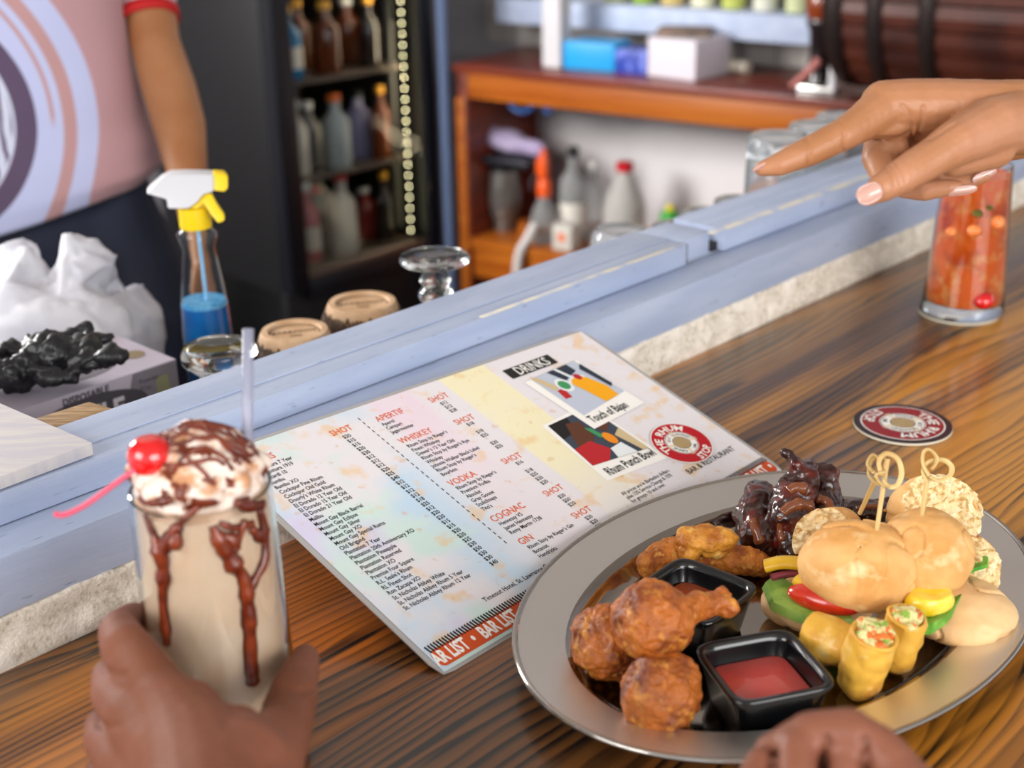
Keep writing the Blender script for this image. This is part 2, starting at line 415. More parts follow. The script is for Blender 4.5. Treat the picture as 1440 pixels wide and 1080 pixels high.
# raw wooden offcut and pale board on the left
q = at(130, 624, z=.1125); 
pb_dir = (at(0, 568, z=.12) - at(130, 624, z=.12)); pb_dir.z = 0; pb_dir.normalize()
pb2 = (at(0, 672, z=.12) - at(130, 624, z=.12)); pb2.z = 0; pb2.normalize()
A0 = at(130, 624, z=.122); A0.z = 0
quad = [A0, A0 + pb_dir * .45, A0 + pb_dir * .45 + pb2 * .32, A0 + pb2 * .32]
M['paleboard'] = mat('pale_painted_board', '#cdcad2', .5, c2='#dcd8d6', s2=14, stretch=(1, 9, 1), bump=.3, bs=50)
tag(bevel(mk('pale_board', [Vector((p.x, p.y, z)) for z in (.1127, .123) for p in reversed(quad)], BF, M['paleboard'], None, A0 + Vector((0, 0, .1118))), .001),
    'pale white painted board lying across the left end of the blue ledge', 'board')
M['raw'] = mat('raw_wood', '#b4946c', .7, c2='#8f7048', s2=30, stretch=(1, 8, 1), bump=.3, bs=80)
qa = [at(45, 588, z=.105), at(125, 563, z=.105), at(162, 574, z=.105), at(82, 605, z=.105)]
tag(bevel(mk('wood_offcut', [Vector((p.x, p.y, z)) for z in (IZ + .0006, .104) for p in reversed(qa)], BF, M['raw'], None, Vector((qa[0].x, qa[0].y, IZ))), .001),
    'raw wooden block end in the gap between pale board and glove box', 'wood block')

# ------------------------------------------------------------------ wooden cabinet on the back wall
M['orange'] = mat('orange_varnished_wood', '#ae6018', .35, c2='#96480e', s2=6, stretch=(.4, .4, 6), coat=.3)
M['redwood'] = mat('red_brown_wood', '#7a2e16', .4, c2='#5e2010', s2=7, stretch=(.6, .6, 5), coat=.2)
CAB = empty('wooden_cabinet', cb(0, 0, FZ), 'open orange varnished wooden cabinet with bottles inside along the back wall', 'cabinet')
CL = 2.3
def cbox(name, s0, s1, t0, t1, z0, z1, m, parent=None, bev=.003, label=None, th=None):
    V = [cb(s, t, z) for z in (z0, z1) for s, t in ((s0, t0), (s1, t0), (s1, t1), (s0, t1))]
    o = mk(name, V, BF, m, parent, None if parent else cb((s0 + s1) / 2, (t0 + t1) / 2, z0), label=label)
    return bevel(o, bev) if bev else o
cbox('cabinet_top', -.01, CL, -.01, .40, ZT - .022, ZT, M['redwood'], CAB)
cbox('apron', .0, CL, .005, .03, ZT - .10, ZT - .022, M['orange'], CAB)
cbox('side_panel', 0, .035, .0, .40, FZ, ZT - .022, M['redwood'], CAB)
cbox('face_frame', -.004, .03, -.008, .02, FZ, ZT - .10, M['orange'], CAB)
ZS = at(690, 338, z=0); 
d_ = ray(690, 338); t_ = ((Vector((CA.x, CA.y, 0)) + E2 * .01 - CAM).dot(E2)) / d_.dot(E2); ZSH = (CAM + d_ * t_).z
cbox('back_panel', .035, CL, .385, .40, FZ, ZT - .022, M['wallw'], CAB, 0)
cbox('shelf', .03, CL, .0, .385, ZSH - .03, ZSH, M['orange'], CAB)
cbox('drawer_front', .03, CL, .012, .03, ZSH - .13, ZSH - .03, M['orange'], CAB)
cbox('plinth', .03, CL, .05, .38, FZ, ZSH - .35, M['redwood'], CAB)
def cpx(px, t, z):
    """the cabinet coordinate s where the line at distance t from the front and height z crosses pixel column px"""
    lo, hi = -1.5, 3.5
    for _ in range(50):
        m_ = (lo + hi) / 2; v = cb(m_, t, z) - CAM
        x = 720 + F * v.dot(_r) / v.dot(_f)
        if x < px: lo = m_
        else: hi = m_
    return lo
# blue shelf above with bottle bases
d_ = ray(880, 8); t_ = ((Vector((CA.x, CA.y, 0)) + E2 * .24 - CAM).dot(E2)) / d_.dot(E2); ZB = (CAM + d_ * t_).z
BS = tag(cbox('wall_shelf', -.02, cpx(1146, .24, .2), .24, .41, ZB - .075, ZB, M['blue'], None), 'pale blue wall shelf of drink bottles above the cabinet', 'shelf')
M['pipeb'] = mat('blue_grey_paint', '#5d6f92', .6)
tube('wall_pipe', [cb(cpx(632, .0, -.3), -.02, FZ), cb(cpx(632, .0, -.3), -.02, 1.6)], .016, M['pipeb'])
tag(bpy.data.objects['wall_pipe'], 'blue grey upright pipe between fridge and wooden cabinet', 'pipe')

# ================================================================== MENU
C_BL = at(625, 945, z=.0015); C_BR = at(1100, 662, z=.0015); C_TL = at(304, 640, z=.097); C_TR = at(817, 466, z=.0915)
MW, MH = .432, .279
def page(u, v, h=0):
    """u to the right, v downwards, 0..1, on the leaning sheet; h = height above the paper"""
    p = C_TL * (1 - u) * (1 - v) + C_TR * u * (1 - v) + C_BR * u * v + C_BL * (1 - u) * v
    n = (C_BR - C_BL).cross(C_TL - C_BL).normalized()
    return p + n * (h - .004 * math.sin(math.pi * v) * 0)
MENU = empty('drinks_menu', C_BL, 'laminated drinks menu card leaning from bar top onto the blue ledge', 'menu')
M['paper'] = mat('watercolour_paper', '#e9e2da', .45, coat=.12, cr=.2, spec=.3)
N, L, b = nodes(M['paper'])
# printed ground: pale watercolour washes over the page, in page coordinates kept in a UV map
uvn = N.new('ShaderNodeUVMap'); sp = N.new('ShaderNodeSeparateXYZ'); L.new(uvn.outputs[0], sp.inputs[0])
def mnoise(sc, det=5, seed=0):
    q = N.new('ShaderNodeMapping'); q.inputs['Location'].default_value = (seed * 3.3, seed, 0); q.inputs['Scale'].default_value = (1.55, 1, 1); L.new(uvn.outputs[0], q.inputs[0])
    n = N.new('ShaderNodeTexNoise'); n.inputs['Scale'].default_value = sc; n.inputs['Detail'].default_value = det; L.new(q.outputs[0], n.inputs['Vector']); return n.outputs[0]
def rng(src, a, b_, c=0, d=1):
    r = N.new('ShaderNodeMapRange'); r.interpolation_type = 'SMOOTHSTEP'; L.new(src, r.inputs[0]); r.inputs[1].default_value = a; r.inputs[2].default_value = b_; r.inputs[3].default_value = c; r.inputs[4].default_value = d; return r.outputs[0]
def mth(op, a, b_):
    m_ = N.new('ShaderNodeMath'); m_.operation = op
    for i, x in enumerate((a, b_)):
        if isinstance(x, (int, float)): m_.inputs[i].default_value = x
        else: L.new(x, m_.inputs[i])
    return m_.outputs[0]
def band(src, a, b_, s=.02): return mth('MULTIPLY', rng(src, a - s, a + s), rng(src, b_ - s, b_ + s, 1, 0))
def over(last, fac, col):
    x = N.new('ShaderNodeMix'); x.data_type = 'RGBA'; L.new(fac, x.inputs[0])
    if last is None: x.inputs[6].default_value = rgb('#ded9dc')
    else: L.new(last, x.inputs[6])
    x.inputs[7].default_value = rgb(col); return x.outputs[2]
U, Vv = sp.outputs[0], sp.outputs[1]
last = over(None, mth('MULTIPLY', rng(mnoise(2.2, 4, 1), .42, .6), rng(U, .25, .4, 1, 0)), '#bcd2e4')
last = over(last, mth('MULTIPLY', rng(mnoise(2.6, 4, 2), .5, .62), rng(U, .28, .42, 1, 0)), '#c6dcd6')
last = over(last, mth('MULTIPLY', rng(mnoise(3, 3, 4), .5, .7), rng(U, .1, .2, 1, 0)), '#cdc8e0')
last = over(last, mth('MULTIPLY', mth('MULTIPLY', band(U, .36, .47, .015), rng(Vv, .0, .8, .7, .1)), rng(mnoise(3, 3, 3), .3, .55, .5, 1)), '#e2cbd9')
last = over(last, mth('MULTIPLY', mth('MULTIPLY', band(U, .555, .685, .004), rng(Vv, .45, .9, .8, .1)), rng(mnoise(3, 3, 6), .2, .5, .5, 1)), '#ece3b4')
last = over(last, mth('MULTIPLY', rng(mnoise(9, 8, 7), .56, .68), .55), '#e2b878')
last = over(last, mth('MULTIPLY', rng(mnoise(26, 5, 8), .62, .72), .4), '#cf9f62')
last = over(last, mth('MULTIPLY', mth('MULTIPLY', rng(mnoise(14, 8, 9), .5, .6), band(U, .955, 1.1, .02)), .3), '#e2b878')
L.new(last, b.inputs['Base Color'])
nu, nv = 24, 16
V = []; Fc = []
for j in range(nv + 1):
    for i in range(nu + 1): V.append(page(i / nu, j / nv, 0))
for j in range(nv):
    for i in range(nu):
        a = j * (nu + 1) + i; Fc.append((a, a + nu + 1, a + nu + 2, a + 1))
pg = mk('printed_page', V, Fc, M['paper'], MENU)
uvl = pg.data.uv_layers.new(name='UVMap')
for lp in pg.data.loops:
    k = lp.vertex_index; uvl.data[lp.index].uv = ((k % (nu + 1)) / nu, (k // (nu + 1)) / nv)
# laminate: clear border and underside
M['laminate'] = mat('clear_laminate_edge', '#a5a2a0', .15, alpha=1, coat=.6)
def rrect(u0, v0, u1, v1, r, k=5):
    ry = r; rx = r * MH / MW; out = []
    for cx_, cy_, a0 in ((u1 - rx, v1 - ry, 0), (u0 + rx, v1 - ry, 90), (u0 + rx, v0 + ry, 180), (u1 - rx, v0 + ry, 270)):
        for i in range(k + 1):
            a = R(a0 + 90 * i / k); out.append((cx_ + rx * math.cos(a), cy_ + ry * math.sin(a)))
    return out
V = []; Fc = []; NU, NV = 26, 18
def lam(i, j, h):
    u = -.010 + 1.020 * i / NU; v = -.014 + 1.028 * j / NV
    if i in (0, NU) and j in (0, NV): u += .007 * (1 if i == 0 else -1); v += .010 * (1 if j == 0 else -1)
    return page(u, v, h)
for h_ in (-.0005, -.0016):
    for j in range(NV + 1):
        for i in range(NU + 1): V.append(lam(i, j, h_))
K_ = (NU + 1) * (NV + 1)
for j in range(NV):
    for i in range(NU):
        a = j * (NU + 1) + i; Fc.append((a, a + NU + 1, a + NU + 2, a + 1)); Fc.append((K_ + a, K_ + a + 1, K_ + a + NU + 2, K_ + a + NU + 1))
ring = [i for i in range(NU + 1)] + [j * (NU + 1) + NU for j in range(1, NV + 1)] + [NV * (NU + 1) + i for i in range(NU - 1, -1, -1)] + [j * (NU + 1) for j in range(NV - 1, 0, -1)]
for i in range(len(ring)):
    a, b_ = ring[i], ring[(i + 1) % len(ring)]; Fc.append((a, b_, K_ + b_, K_ + a))
mk('laminate', V, Fc, M['laminate'], MENU, smooth=False)
def flatmat(name, c, rough=.4): return mat(name, c, rough, coat=.1, cr=.2, spec=.3)
M['p_orange'] = flatmat('orange_print', '#d9602e'); M['p_black'] = flatmat('black_print', '#22211f'); M['p_white'] = flatmat('white_print', '#efece6')
M['p_red'] = flatmat('red_print', '#b5121f'); M['p_strip'] = flatmat('strip_print', '#cc4e1e'); M['p_kraft'] = flatmat('tan_print', '#b89e70')
def quadpg(name, pts, m, h, parent=MENU, label=None):
    n = len(pts); return mk(name, [page(u, v, h) for u, v in pts], [tuple(range(n))], m, parent, smooth=False, label=label)
TXT = []
def text_vf(s, size, bold=0, sx=1.0, align='LEFT', mapf=None):
    TXT.append((s, size, bold, sx, align, mapf))
def bake_text(name, m, parent, local=False):
    """turn the queued lines into one flat printed mesh"""
    obs = []
    for s, size, bold, sx, align, mapf in TXT:
        c = bpy.data.curves.new('t', 'FONT'); c.body = s; c.size = size; c.offset = bold; c.resolution_u = 2; c.align_x = align; c.fill_mode = 'FRONT'
        o = bpy.data.objects.new('t', c); COL.objects.link(o); obs.append(o)
    dg = bpy.context.evaluated_depsgraph_get(); dg.update(); V = []; Fc = []
    for o, (s, size, bold, sx, align, mapf) in zip(obs, TXT):
        me = o.evaluated_get(dg).to_mesh(); k = len(V)
        V += [mapf(v.co.x * sx, v.co.y) for v in me.vertices]; Fc += [tuple(i + k for i in p.vertices) for p in me.polygons]
        o.evaluated_get(dg).to_mesh_clear(); bpy.data.objects.remove(o)
    n_ = len(TXT); TXT.clear()
    o = mk(name, V, Fc, m, parent, smooth=False, local=local)
    if n_ > 1: o['kind'] = 'stuff'
    return o
def pgtext(s, u, v, size, sx=.85, bold=0, align='LEFT', h=.0003, ang=0):
    """baseline starts at page position u, v; size in metres"""
    ca, sa = math.cos(ang), math.sin(ang)
    def f(x, y): 
        X = x * ca - y * sa; Y = x * sa + y * ca
        return page(u + X / MW, v - Y / MH, h)
    text_vf(s, size, bold, sx, align, f)
items = ["Angostura 7 Year", "Angostura 1919", "Bacardi 10", "Bumbu", "Bumbu XO", "Cockspur Fine Rhum", "Cockspur Old Gold", "Doorly's White Rhum", "El Dorado 12 Year Old", "El Dorado 15 Year Old", "El Dorado 21 Year Old", "Malibu", "Mount Gay Black Barrel", "Mount Gay Eclipse", "Mount Gay Silver", "Mount Gay XO", "Mount Gay Special Rums", "Old Brigand", "Plantation 7 Year", "Plantation 20th Anniversary XO", "Plantation Pineapple", "Plantation Reserved", "Plantation XO", "Premise Four Square", "R.L. Seale's Rhum", "RL Finest Shot", "Ron Zacapa XO", "St. Nicholas Abbey White", "St. Nicholas Abbey Rhum 5 Year", "St. Nicholas Abbey Rhum 12 Year"]
prices = "20 15 15 20 30 12 12 12 20 25 40 12 12 12 12 18 25 12 20 20 15 15 20 20 25 30 50 30 30 40".split()
S = .0062
for i, t in enumerate(items): pgtext(t, .0375, .1165 + i * .0228, S, .80, .00007)
for i, t in enumerate(prices): pgtext('$' + t, .246, .112 + i * .0230, S, .85, .00007)
for u, v, ls in ((.342, .117, ["Aperol", "Campari", "Jagermeister"]), (.341, .242, ["Rhum Stop by Rieger's", "Finest Whiskey", "Dewar's 12 Year Old", "Rhum Stop by Rieger's Rye", "Whiskey", "Johnnie Walker Black Label", "Rhum Stop by Rieger's", "Bourbon"]),
                 (.339, .475, ["Rhum Stop by Rieger's", "Premium Vodka", "Absolut", "Grey Goose", "Stolichnaya", "Tito's"]), (.339, .667, ["Hennessy VS", "James Hennessy", "Remy Martin 1738"]), (.340, .790, ["Rhum Stop by Rieger's Gin", "Botanist", "Hendricks"])):
    for i, t in enumerate(ls): pgtext(t, u, v + i * .0228, S, .80, .00006)
for v, ls in ((.119, "12 12 28"), (.248, "18 _ 18 25 _ 20 25"), (.481, "16 _ 18 25 20 20"), (.674, "20 50 20"), (.794, "20 20 20")):
    for i, t in enumerate(ls.split()):
        if t != '_': pgtext('$' + t, .499, v + i * .0228, S, .85, .00006)
for i, t in enumerate(["All prices are in Barbados dollars", "plus 12% Service Charge & 15%", "for groups 10 and over."]): pgtext(t, .622, .775 + i * .0215, .0062, .78, .00005)
pgtext('Timeout Hotel, St. Lawrence Gap', .171, .876, .0066, .85, .00006)
pgtext('BAR & RESTAURANT', .803, .824, .0098, .78, .0001)
bake_text('small_black_text', M['p_black'], MENU)
# dashed divider, script captions
V = []; Fc = []
for i in range(30):
    v0 = .047 + i * .0232; k = len(V); V += [page(.3125, v0, .0003), page(.3145, v0, .0003), page(.3145, v0 + .013, .0003), page(.3125, v0 + .013, .0003)]; Fc.append((k, k + 3, k + 2, k + 1))
mk('dashed_line', V, Fc, M['p_black'], MENU, smooth=False)
for t, u, v in (("RUMS", .045, .088), ("SHOT", .231, .086), ("APERTIF", .342, .093), ("SHOT", .485, .093), ("WHISKEY", .337, .216), ("SHOT", .481, .226), ("VODKA", .335, .452), ("SHOT", .478, .457), ("COGNAC", .334, .644), ("SHOT", .480, .645), ("GIN", .335, .764), ("SHOT", .481, .770)):
    pgtext(t, u, v, .0105, .82, .00008)
    bake_text('heading_text', M['p_orange'], MENU)
# bottom strip with repeated title
quadpg('orange_strip', rrect(.004, .925, .998, .988, .02), M['p_strip'], .0002)
V = []; Fc = []
for i in range(150):
    u = .006 + i * .00662; k = len(V); V += [page(u, .908, .0003), page(u + .0035, .904, .0003), page(u + .0062, .932, .0003), page(u + .0022, .932, .0003)]; Fc.append((k, k + 3, k + 2, k + 1))
mk('stitched_edge', V, Fc, M['p_black'], MENU, smooth=False)
for i in range(9):
    pgtext('AR LIST  •' if i == 0 else 'BAR LIST  •', .001 if i == 0 else -.0005 + i * .1105, .976, .0168, .58, .0006)
    bake_text('strip_lettering', M['p_white'], MENU)
# DRINKS plate and two instant photos
quadpg('heading_plate', [(.708, .061), (.851, .058), (.851, .116), (.708, .117)], M['p_black'], .0003)
pgtext('DRINKS', .732, .110, .0180, .70, .00015, h=.0006)
bake_text('plate_lettering', M['p_white'], MENU)
def photo(corners, inner, h, shapes, cap, cu, cv, ca):
    f = quadpg('photo_print', corners, M['p_white'], h)
    V = [page(u + .003, v + .006, h - .0003) for u, v in corners]
    quadpg('picture', inner, shapes[0], h + .0002, f)
    a, b_, c, d = [Vector(p).to_2d() for p in [(q[0], q[1], 0) for q in inner]]
    def P2(s, t): 
        p = a * (1 - s) * (1 - t) + b_ * s * (1 - t) + c * s * t + d * (1 - s) * t; return (p.x, p.y)
    for i, (m, pts) in enumerate(shapes[1:]): quadpg('picture_shape', [P2(s, t) for s, t in pts], m, h + .0003 + .00004 * i, f)
    pgtext(cap, cu, cv, .0155, .55, .00025, h=h + .0004, ang=ca); return f
def circ(cx, cy, rx, ry, n=14): return [(cx + rx * math.cos(2 * math.pi * i / n), cy + ry * math.sin(2 * math.pi * i / n)) for i in range(n)]
K = {k: flatmat('photo_' + k, c) for k, c in dict(grey='#b9c0ce', dark='#2a3442', yellow='#eda414', green='#3f8f5a', red='#b4232a', brown='#5b3524', navy='#3b4350', tan='#c9b38b', pale='#dfe3e4', black='#1c1a1c', orange='#e58a1e').items()}
photo([(.640, .368), (.787, .352), (.806, .722), (.628, .693)], [(.652, .379), (.782, .372), (.792, .648), (.637, .613)], .0004,
      [K['navy'], (K['black'], [(0, 0), (.45, 0), (.35, .3), (0, .35)]), (K['brown'], [(.3, .1), (.55, .15), (.5, .5), (.2, .75), (.1, .55)]), (K['red'], [(0, .6), (.35, .55), (.5, .8), (.3, 1), (0, 1)]), (K['brown'], [(.6, .2), (1, .0), (1, .35), (.75, .5)]), (K['green'], [(.5, .3), (.6, .35), (.65, .6), (.55, .55)]), (K['orange'], circ(.68, .62, .09, .13)), (K['pale'], [(.5, .8), (.75, .75), (.8, 1), (.45, 1)]), (K['tan'], [(.8, .6), (1, .5), (1, 1), (.9, 1)])],
      'Rhum Punch Bowl', .645, .681, -.03)
photo([(.719, .154), (.895, .137), (.912, .457), (.734, .474)], [(.741, .152), (.887, .139), (.905, .368), (.749, .401)], .0011,
      [K['grey'], (K['dark'], [(.35, 0), (.8, 0), (.8, .2), (.45, .3)]), (K['pale'], [(.5, .0), (.56, 0), (.66, .45), (.6, .45)]), (K['tan'], [(0, .0), (.1, .0), (.22, .35), (.1, .4)]), (K['red'], [(.12, .4), (.26, .4), (.2, .62), (.08, .6)]), (K['pale'], circ(.33, .36, .13, .17)), (K['green'], circ(.33, .36, .09, .11)), (K['yellow'], [(.45, .38), (.6, .32), (.78, .38), (.88, .75), (.84, 1), (.55, 1), (.5, .62)]), (K['pale'], circ(.62, .36, .17, .07)), (K['yellow'], circ(.62, .38, .14, .06)), (K['red'], circ(.68, .33, .06, .08)), (K['dark'], [(.88, .2), (1, .1), (1, .75), (.92, .8)])],
      'Touch of Bajan', .748, .449, .02)
bake_text('photo_captions', M['p_black'], MENU)

def logo(name, P, parent, rad, red, h0=.0003, ring=None):
    """round emblem: P(x, y, h) maps local metres to 3-D"""
    def disc(nm, r, m, h, r0=0, n=48):
        if r0 == 0: V = [P(r * math.cos(2 * math.pi * i / n), r * math.sin(2 * math.pi * i / n), h) for i in range(n)]; Fc = [tuple(range(n))]
        else:
            V = [P(q * math.cos(2 * math.pi * i / n), q * math.sin(2 * math.pi * i / n), h) for q in (r0, r) for i in range(n)]
            Fc = [(i, n + i, n + (i + 1) % n, (i + 1) % n) for i in range(n)]
        return mk(nm, V, Fc, m, parent, smooth=False)
    if ring: disc('emblem_rim', rad * 1.12, ring, h0 - .0001)
    disc('emblem_border', rad, M['p_white'], h0); disc('emblem_ground', rad * .965, red, h0 + .0001)
    disc('emblem_border', rad * .55, M['p_white'], h0 + .0002); disc('emblem_band', rad * .53, M['p_black'], h0 + .00025, rad * .51)
    V = []; Fc = []
    for k in range(4):                                    # four handles of the ship's wheel emblem
        a = R(90 * k + 45 + 38)
        for j in (-1, 0, 1):
            aa = a + j * .09; q = len(V)
            V += [P(r * math.cos(aa + d), r * math.sin(aa + d), h0 + .0003) for r, d in ((rad * .26, -.05), (rad * .60, -.022), (rad * .60, .022), (rad * .26, .05))]; Fc.append((q, q + 1, q + 2, q + 3))
    mk('emblem_spokes', V, Fc, flat_tan, parent, smooth=False)
    disc('emblem_band', rad * .30, M['p_black'], h0 + .00032); disc('emblem_barrel', rad * .275, M['p_kraft'], h0 + .00036)
    V = []; Fc = []
    for i in range(-2, 3):
        for t in range(5):
            y0 = -.22 + t * .088; x0 = i * .09 * (1 - (y0 / .34) ** 2) ; x1 = i * .09 * (1 - ((y0 + .088) / .34) ** 2); q = len(V)
            V += [P(rad * (x0 - .006), rad * y0, h0 + .0004), P(rad * (x0 + .006), rad * y0, h0 + .0004), P(rad * (x1 + .006), rad * (y0 + .088), h0 + .0004), P(rad * (x1 - .006), rad * (y0 + .088), h0 + .0004)]; Fc.append((q, q + 1, q + 2, q + 3))
    mk('emblem_staves', V, Fc, M['p_black'], parent, smooth=False)
    def arc(s, r, a0, size, flip=False, bold=0, sx=.9):
        def f(x, y):
            if flip: a = a0 + x / r; rr_ = r - y; return P(rr_ * math.cos(a), rr_ * math.sin(a), h0 + .0003)
            a = a0 - x / r; rr_ = r + y; return P(rr_ * math.cos(a), rr_ * math.sin(a), h0 + .0003)
        text_vf(s, size, bold, sx, 'CENTER', f)
    arc('THE', rad * .62, R(164), rad * .355, bold=rad * .009, sx=.92); arc('RHUM', rad * .62, R(81), rad * .355, bold=rad * .009, sx=.92); arc('STOP', rad * .915, R(-68), rad * .37, flip=True, bold=rad * .009, sx=1.0)
    bake_text('emblem_lettering', M['p_white'], parent)
    for s, a in (('DRINK', 215), ('EAT', 128), ('UNWIND', 50)): arc(s, rad * .36, R(a), rad * .15, bold=rad * .003)
    arc('LIME', rad * .47, R(-55), rad * .15, flip=True, bold=rad * .003)
    bake_text('emblem_small_lettering', M['p_black'], parent)
flat_tan = flatmat('handle_print', '#e0c9a8')
EC = (.871, .693)
logo('menu_emblem', lambda x, y, h: page(EC[0] + x / MW, EC[1] - y / MH, h), MENU, .0312, M['p_red'], .0014)

# ================================================================== COASTERS
M['board_edge'] = mat('pulp_board', '#d5cdb9', .8)
M['c_rim'] = flatmat('dark_coaster_print', '#2b1a1f'); M['c_red'] = flatmat('dark_red_print', '#8e1420')
def coaster(c, label, rot, full=True):
    t = empty('coaster', c, label, 'coaster', 'round board coasters on the bar', rz=0)
    V, Fc = lathe_vf([(.0468, .0), (.0474, .0004), (.0474, .0022), (.0468, .0026)], c, 56)
    mk('board_disc', V, Fc, M['board_edge'], t, smooth=False)
    V, Fc = lathe_vf([(.0471, .00262), (.0471, .0029)], c, 56); mk('printed_face', V, Fc, M['c_rim'], t, smooth=False)
    if full:
        ca, sa = math.cos(rot), math.sin(rot)
        logo('emblem', lambda x, y, h: Vector(c) + Vector((x * ca - y * sa, x * sa + y * ca, .0029 + h)), t, .0405, M['c_red'], .0003)
    return t
cc = (at(1200, 588, z=.0025) + at(1340, 604, z=.0025)) / 2; cc.z = 0.0003
coaster(cc, 'round red board coaster lying alone behind the platter', R(180 + 44 - 12))
GL = at(1353, 436, z=.003); GL.z = 0
coaster(Vector((GL.x - .004, GL.y, .0003)), 'board coaster under the tall orange drink', R(150), False)

# ================================================================== DRINKS
M['gl_thick'] = glassmat('drink_glass', '#f7fbfa', .01, 1.47)
def liquid(name, col, **k): return mat(name, col, **k)
def tall_glass(c, h, rb, rt, label, m=None):
    t = empty('drinking_glass', c, label, 'glass')
    def rr_(z): return rb + (rt - rb) * (z / h) ** .85
    prof = [(.0, 0), (rb * .96, 0), (rb, .0025), (rr_(.012), .012)] + [(rr_(h * k / 10), h * k / 10) for k in range(1, 11)]
    prof += [(rr_(h) - .0008, h + .0006)] + [(rr_(h * k / 10) - .0018, h * k / 10) for k in range(10, 0, -1)] + [(rr_(.016) - .0022, .015), (rr_(.012) * .6, .0125), (0, .012)]
    lathe('glass_body', prof, c, M['gl_thick'], t, 56)
    return t, rr_
# orange cocktail
GLc = Vector((GL.x, GL.y, .0036))
t, rr_ = tall_glass(GLc, .178, .0485, .0385, 'tall glass of orange cocktail with ice and a red cherry on a coaster')
M['cocktail'] = mat('orange_drink', '#ee6612', .35, c2='#f7a55c', s2=55, lo=.5, hi=.68, sss=.3, sssc=(1, .35, .08), c3='#c84408', s3=26, lo3=.52, hi3=.66, spec=.1)
# colour deepens with no shade: an even amber body with the muddled fruit showing
hl = .168
lathe('drink', [(0, .0127), (rr_(.016) - .003, .0155)] + [(rr_(hl * k / 12) - .0020, max(.0157, hl * k / 12)) for k in range(2, 13)] + [(.0, hl)], GLc, M['cocktail'], t, 48)
M['cherry'] = mat('glossy_cherry', '#d2060c', .12, coat=1, sss=.3, sssc=(1, .1, .05))
M['ice'] = mat('ice', '#f4985c', .35, c2='#ee7a34', s2=120)
rc = GLc + Vector((.0, 0, 0))
def put_in(px, py, z_frac, r, m, name, flat=1):
    d = ray(px, py); k = 2 * ((GLc - CAM).dot(d.to_2d().to_3d())) 
    # point on the near wall of the glass seen at that pixel
    d2 = Vector((d.x, d.y)); o2 = Vector((CAM.x - GLc.x, CAM.y - GLc.y)); R_ = .041
    A_ = d2.dot(d2); B_ = 2 * o2.dot(d2); C_ = o2.dot(o2) - R_ * R_; D_ = max(0, B_ * B_ - 4 * A_ * C_); tt = (-B_ - math.sqrt(D_)) / (2 * A_)
    p = CAM + d * tt
    V, Fc = ell_vf(p, (r, r, r * flat), Matrix.Rotation(random.random(), 3, 'X'), 16); return mk(name, V, Fc, m, t)
put_in(1382, 421, 0, .0135, M['cherry'], 'cherry', .75)
for q in ((1370, 324, .0075), (1402, 312, .008), (1338, 326, .006)): put_in(q[0], q[1], 0, q[2] * 1.15, M['ice'], 'ice_piece', .8)
M['mint'] = mat('muddled_mint', '#5a5a14', .4)
for q in ((1375, 300, .006), (1392, 292, .004)): put_in(q[0], q[1], 0, q[2], M['mint'], 'mint_leaf', .5)

# milkshake
RC = at(282, 684, dep=.80); SHz = RC.z
SC_ = Vector((RC.x, RC.y, .0006))
h = RC.z
t, rs = tall_glass(SC_, h, .0475, .0415, 'tall milkshake glass streaked with chocolate syrup held by the left hand')
M['shake'] = mat('cream_milkshake', '#f6ccaa', .35, c2='#fadcc2', s2=30, lo=.3, hi=.7, sss=.2, sssc=(1, .7, .5), spec=.3)
lathe('milkshake', [(0, .0127), (rs(.016) - .003, .0155)] + [(rs(h * k / 12) - .0027, max(.0157, h * k / 12)) for k in range(2, 12)] + [(rs(h) - .0027, h - .006), (0, h + .004)], SC_, M['shake'], t, 48)
M['choc'] = mat('chocolate_syrup', '#5a1d0b', .3, coat=.3, c2='#7c3216', s2=90)
def on_glass(px, py, off=.0006):
    d = ray(px, py); d2 = Vector((d.x, d.y)); o2 = Vector((CAM.x - SC_.x, CAM.y - SC_.y)); rad = .045
    for _ in range(6):
        A_ = d2.dot(d2); B_ = 2 * o2.dot(d2); C_ = o2.dot(o2) - rad * rad; D_ = max(0, B_ * B_ - 4 * A_ * C_); tt = (-B_ - math.sqrt(D_)) / (2 * A_)
        p = CAM + d * tt; z = min(max(p.z - SC_.z, .001), h); rad = rs(z) + off
    return p
def drip(pts, flat=.35):
    pp = smoothpath([on_glass(x + 5 * nz((x, y, 0), .11, 4), y, -.0017) for x, y, w in pts], 5); ww = []
    for i in range(len(pts) - 1):
        for j in range(5): ww.append((pts[i][2] * (1 - j / 5) + pts[i + 1][2] * j / 5) * .00058 * (1 + .55 * nz((i + j / 5, pts[0][0], 0), 2.3, 3)))
    ww.append(pts[-1][2] * .00042)
    return tube_vf(pp, ww, 8, 1.0)
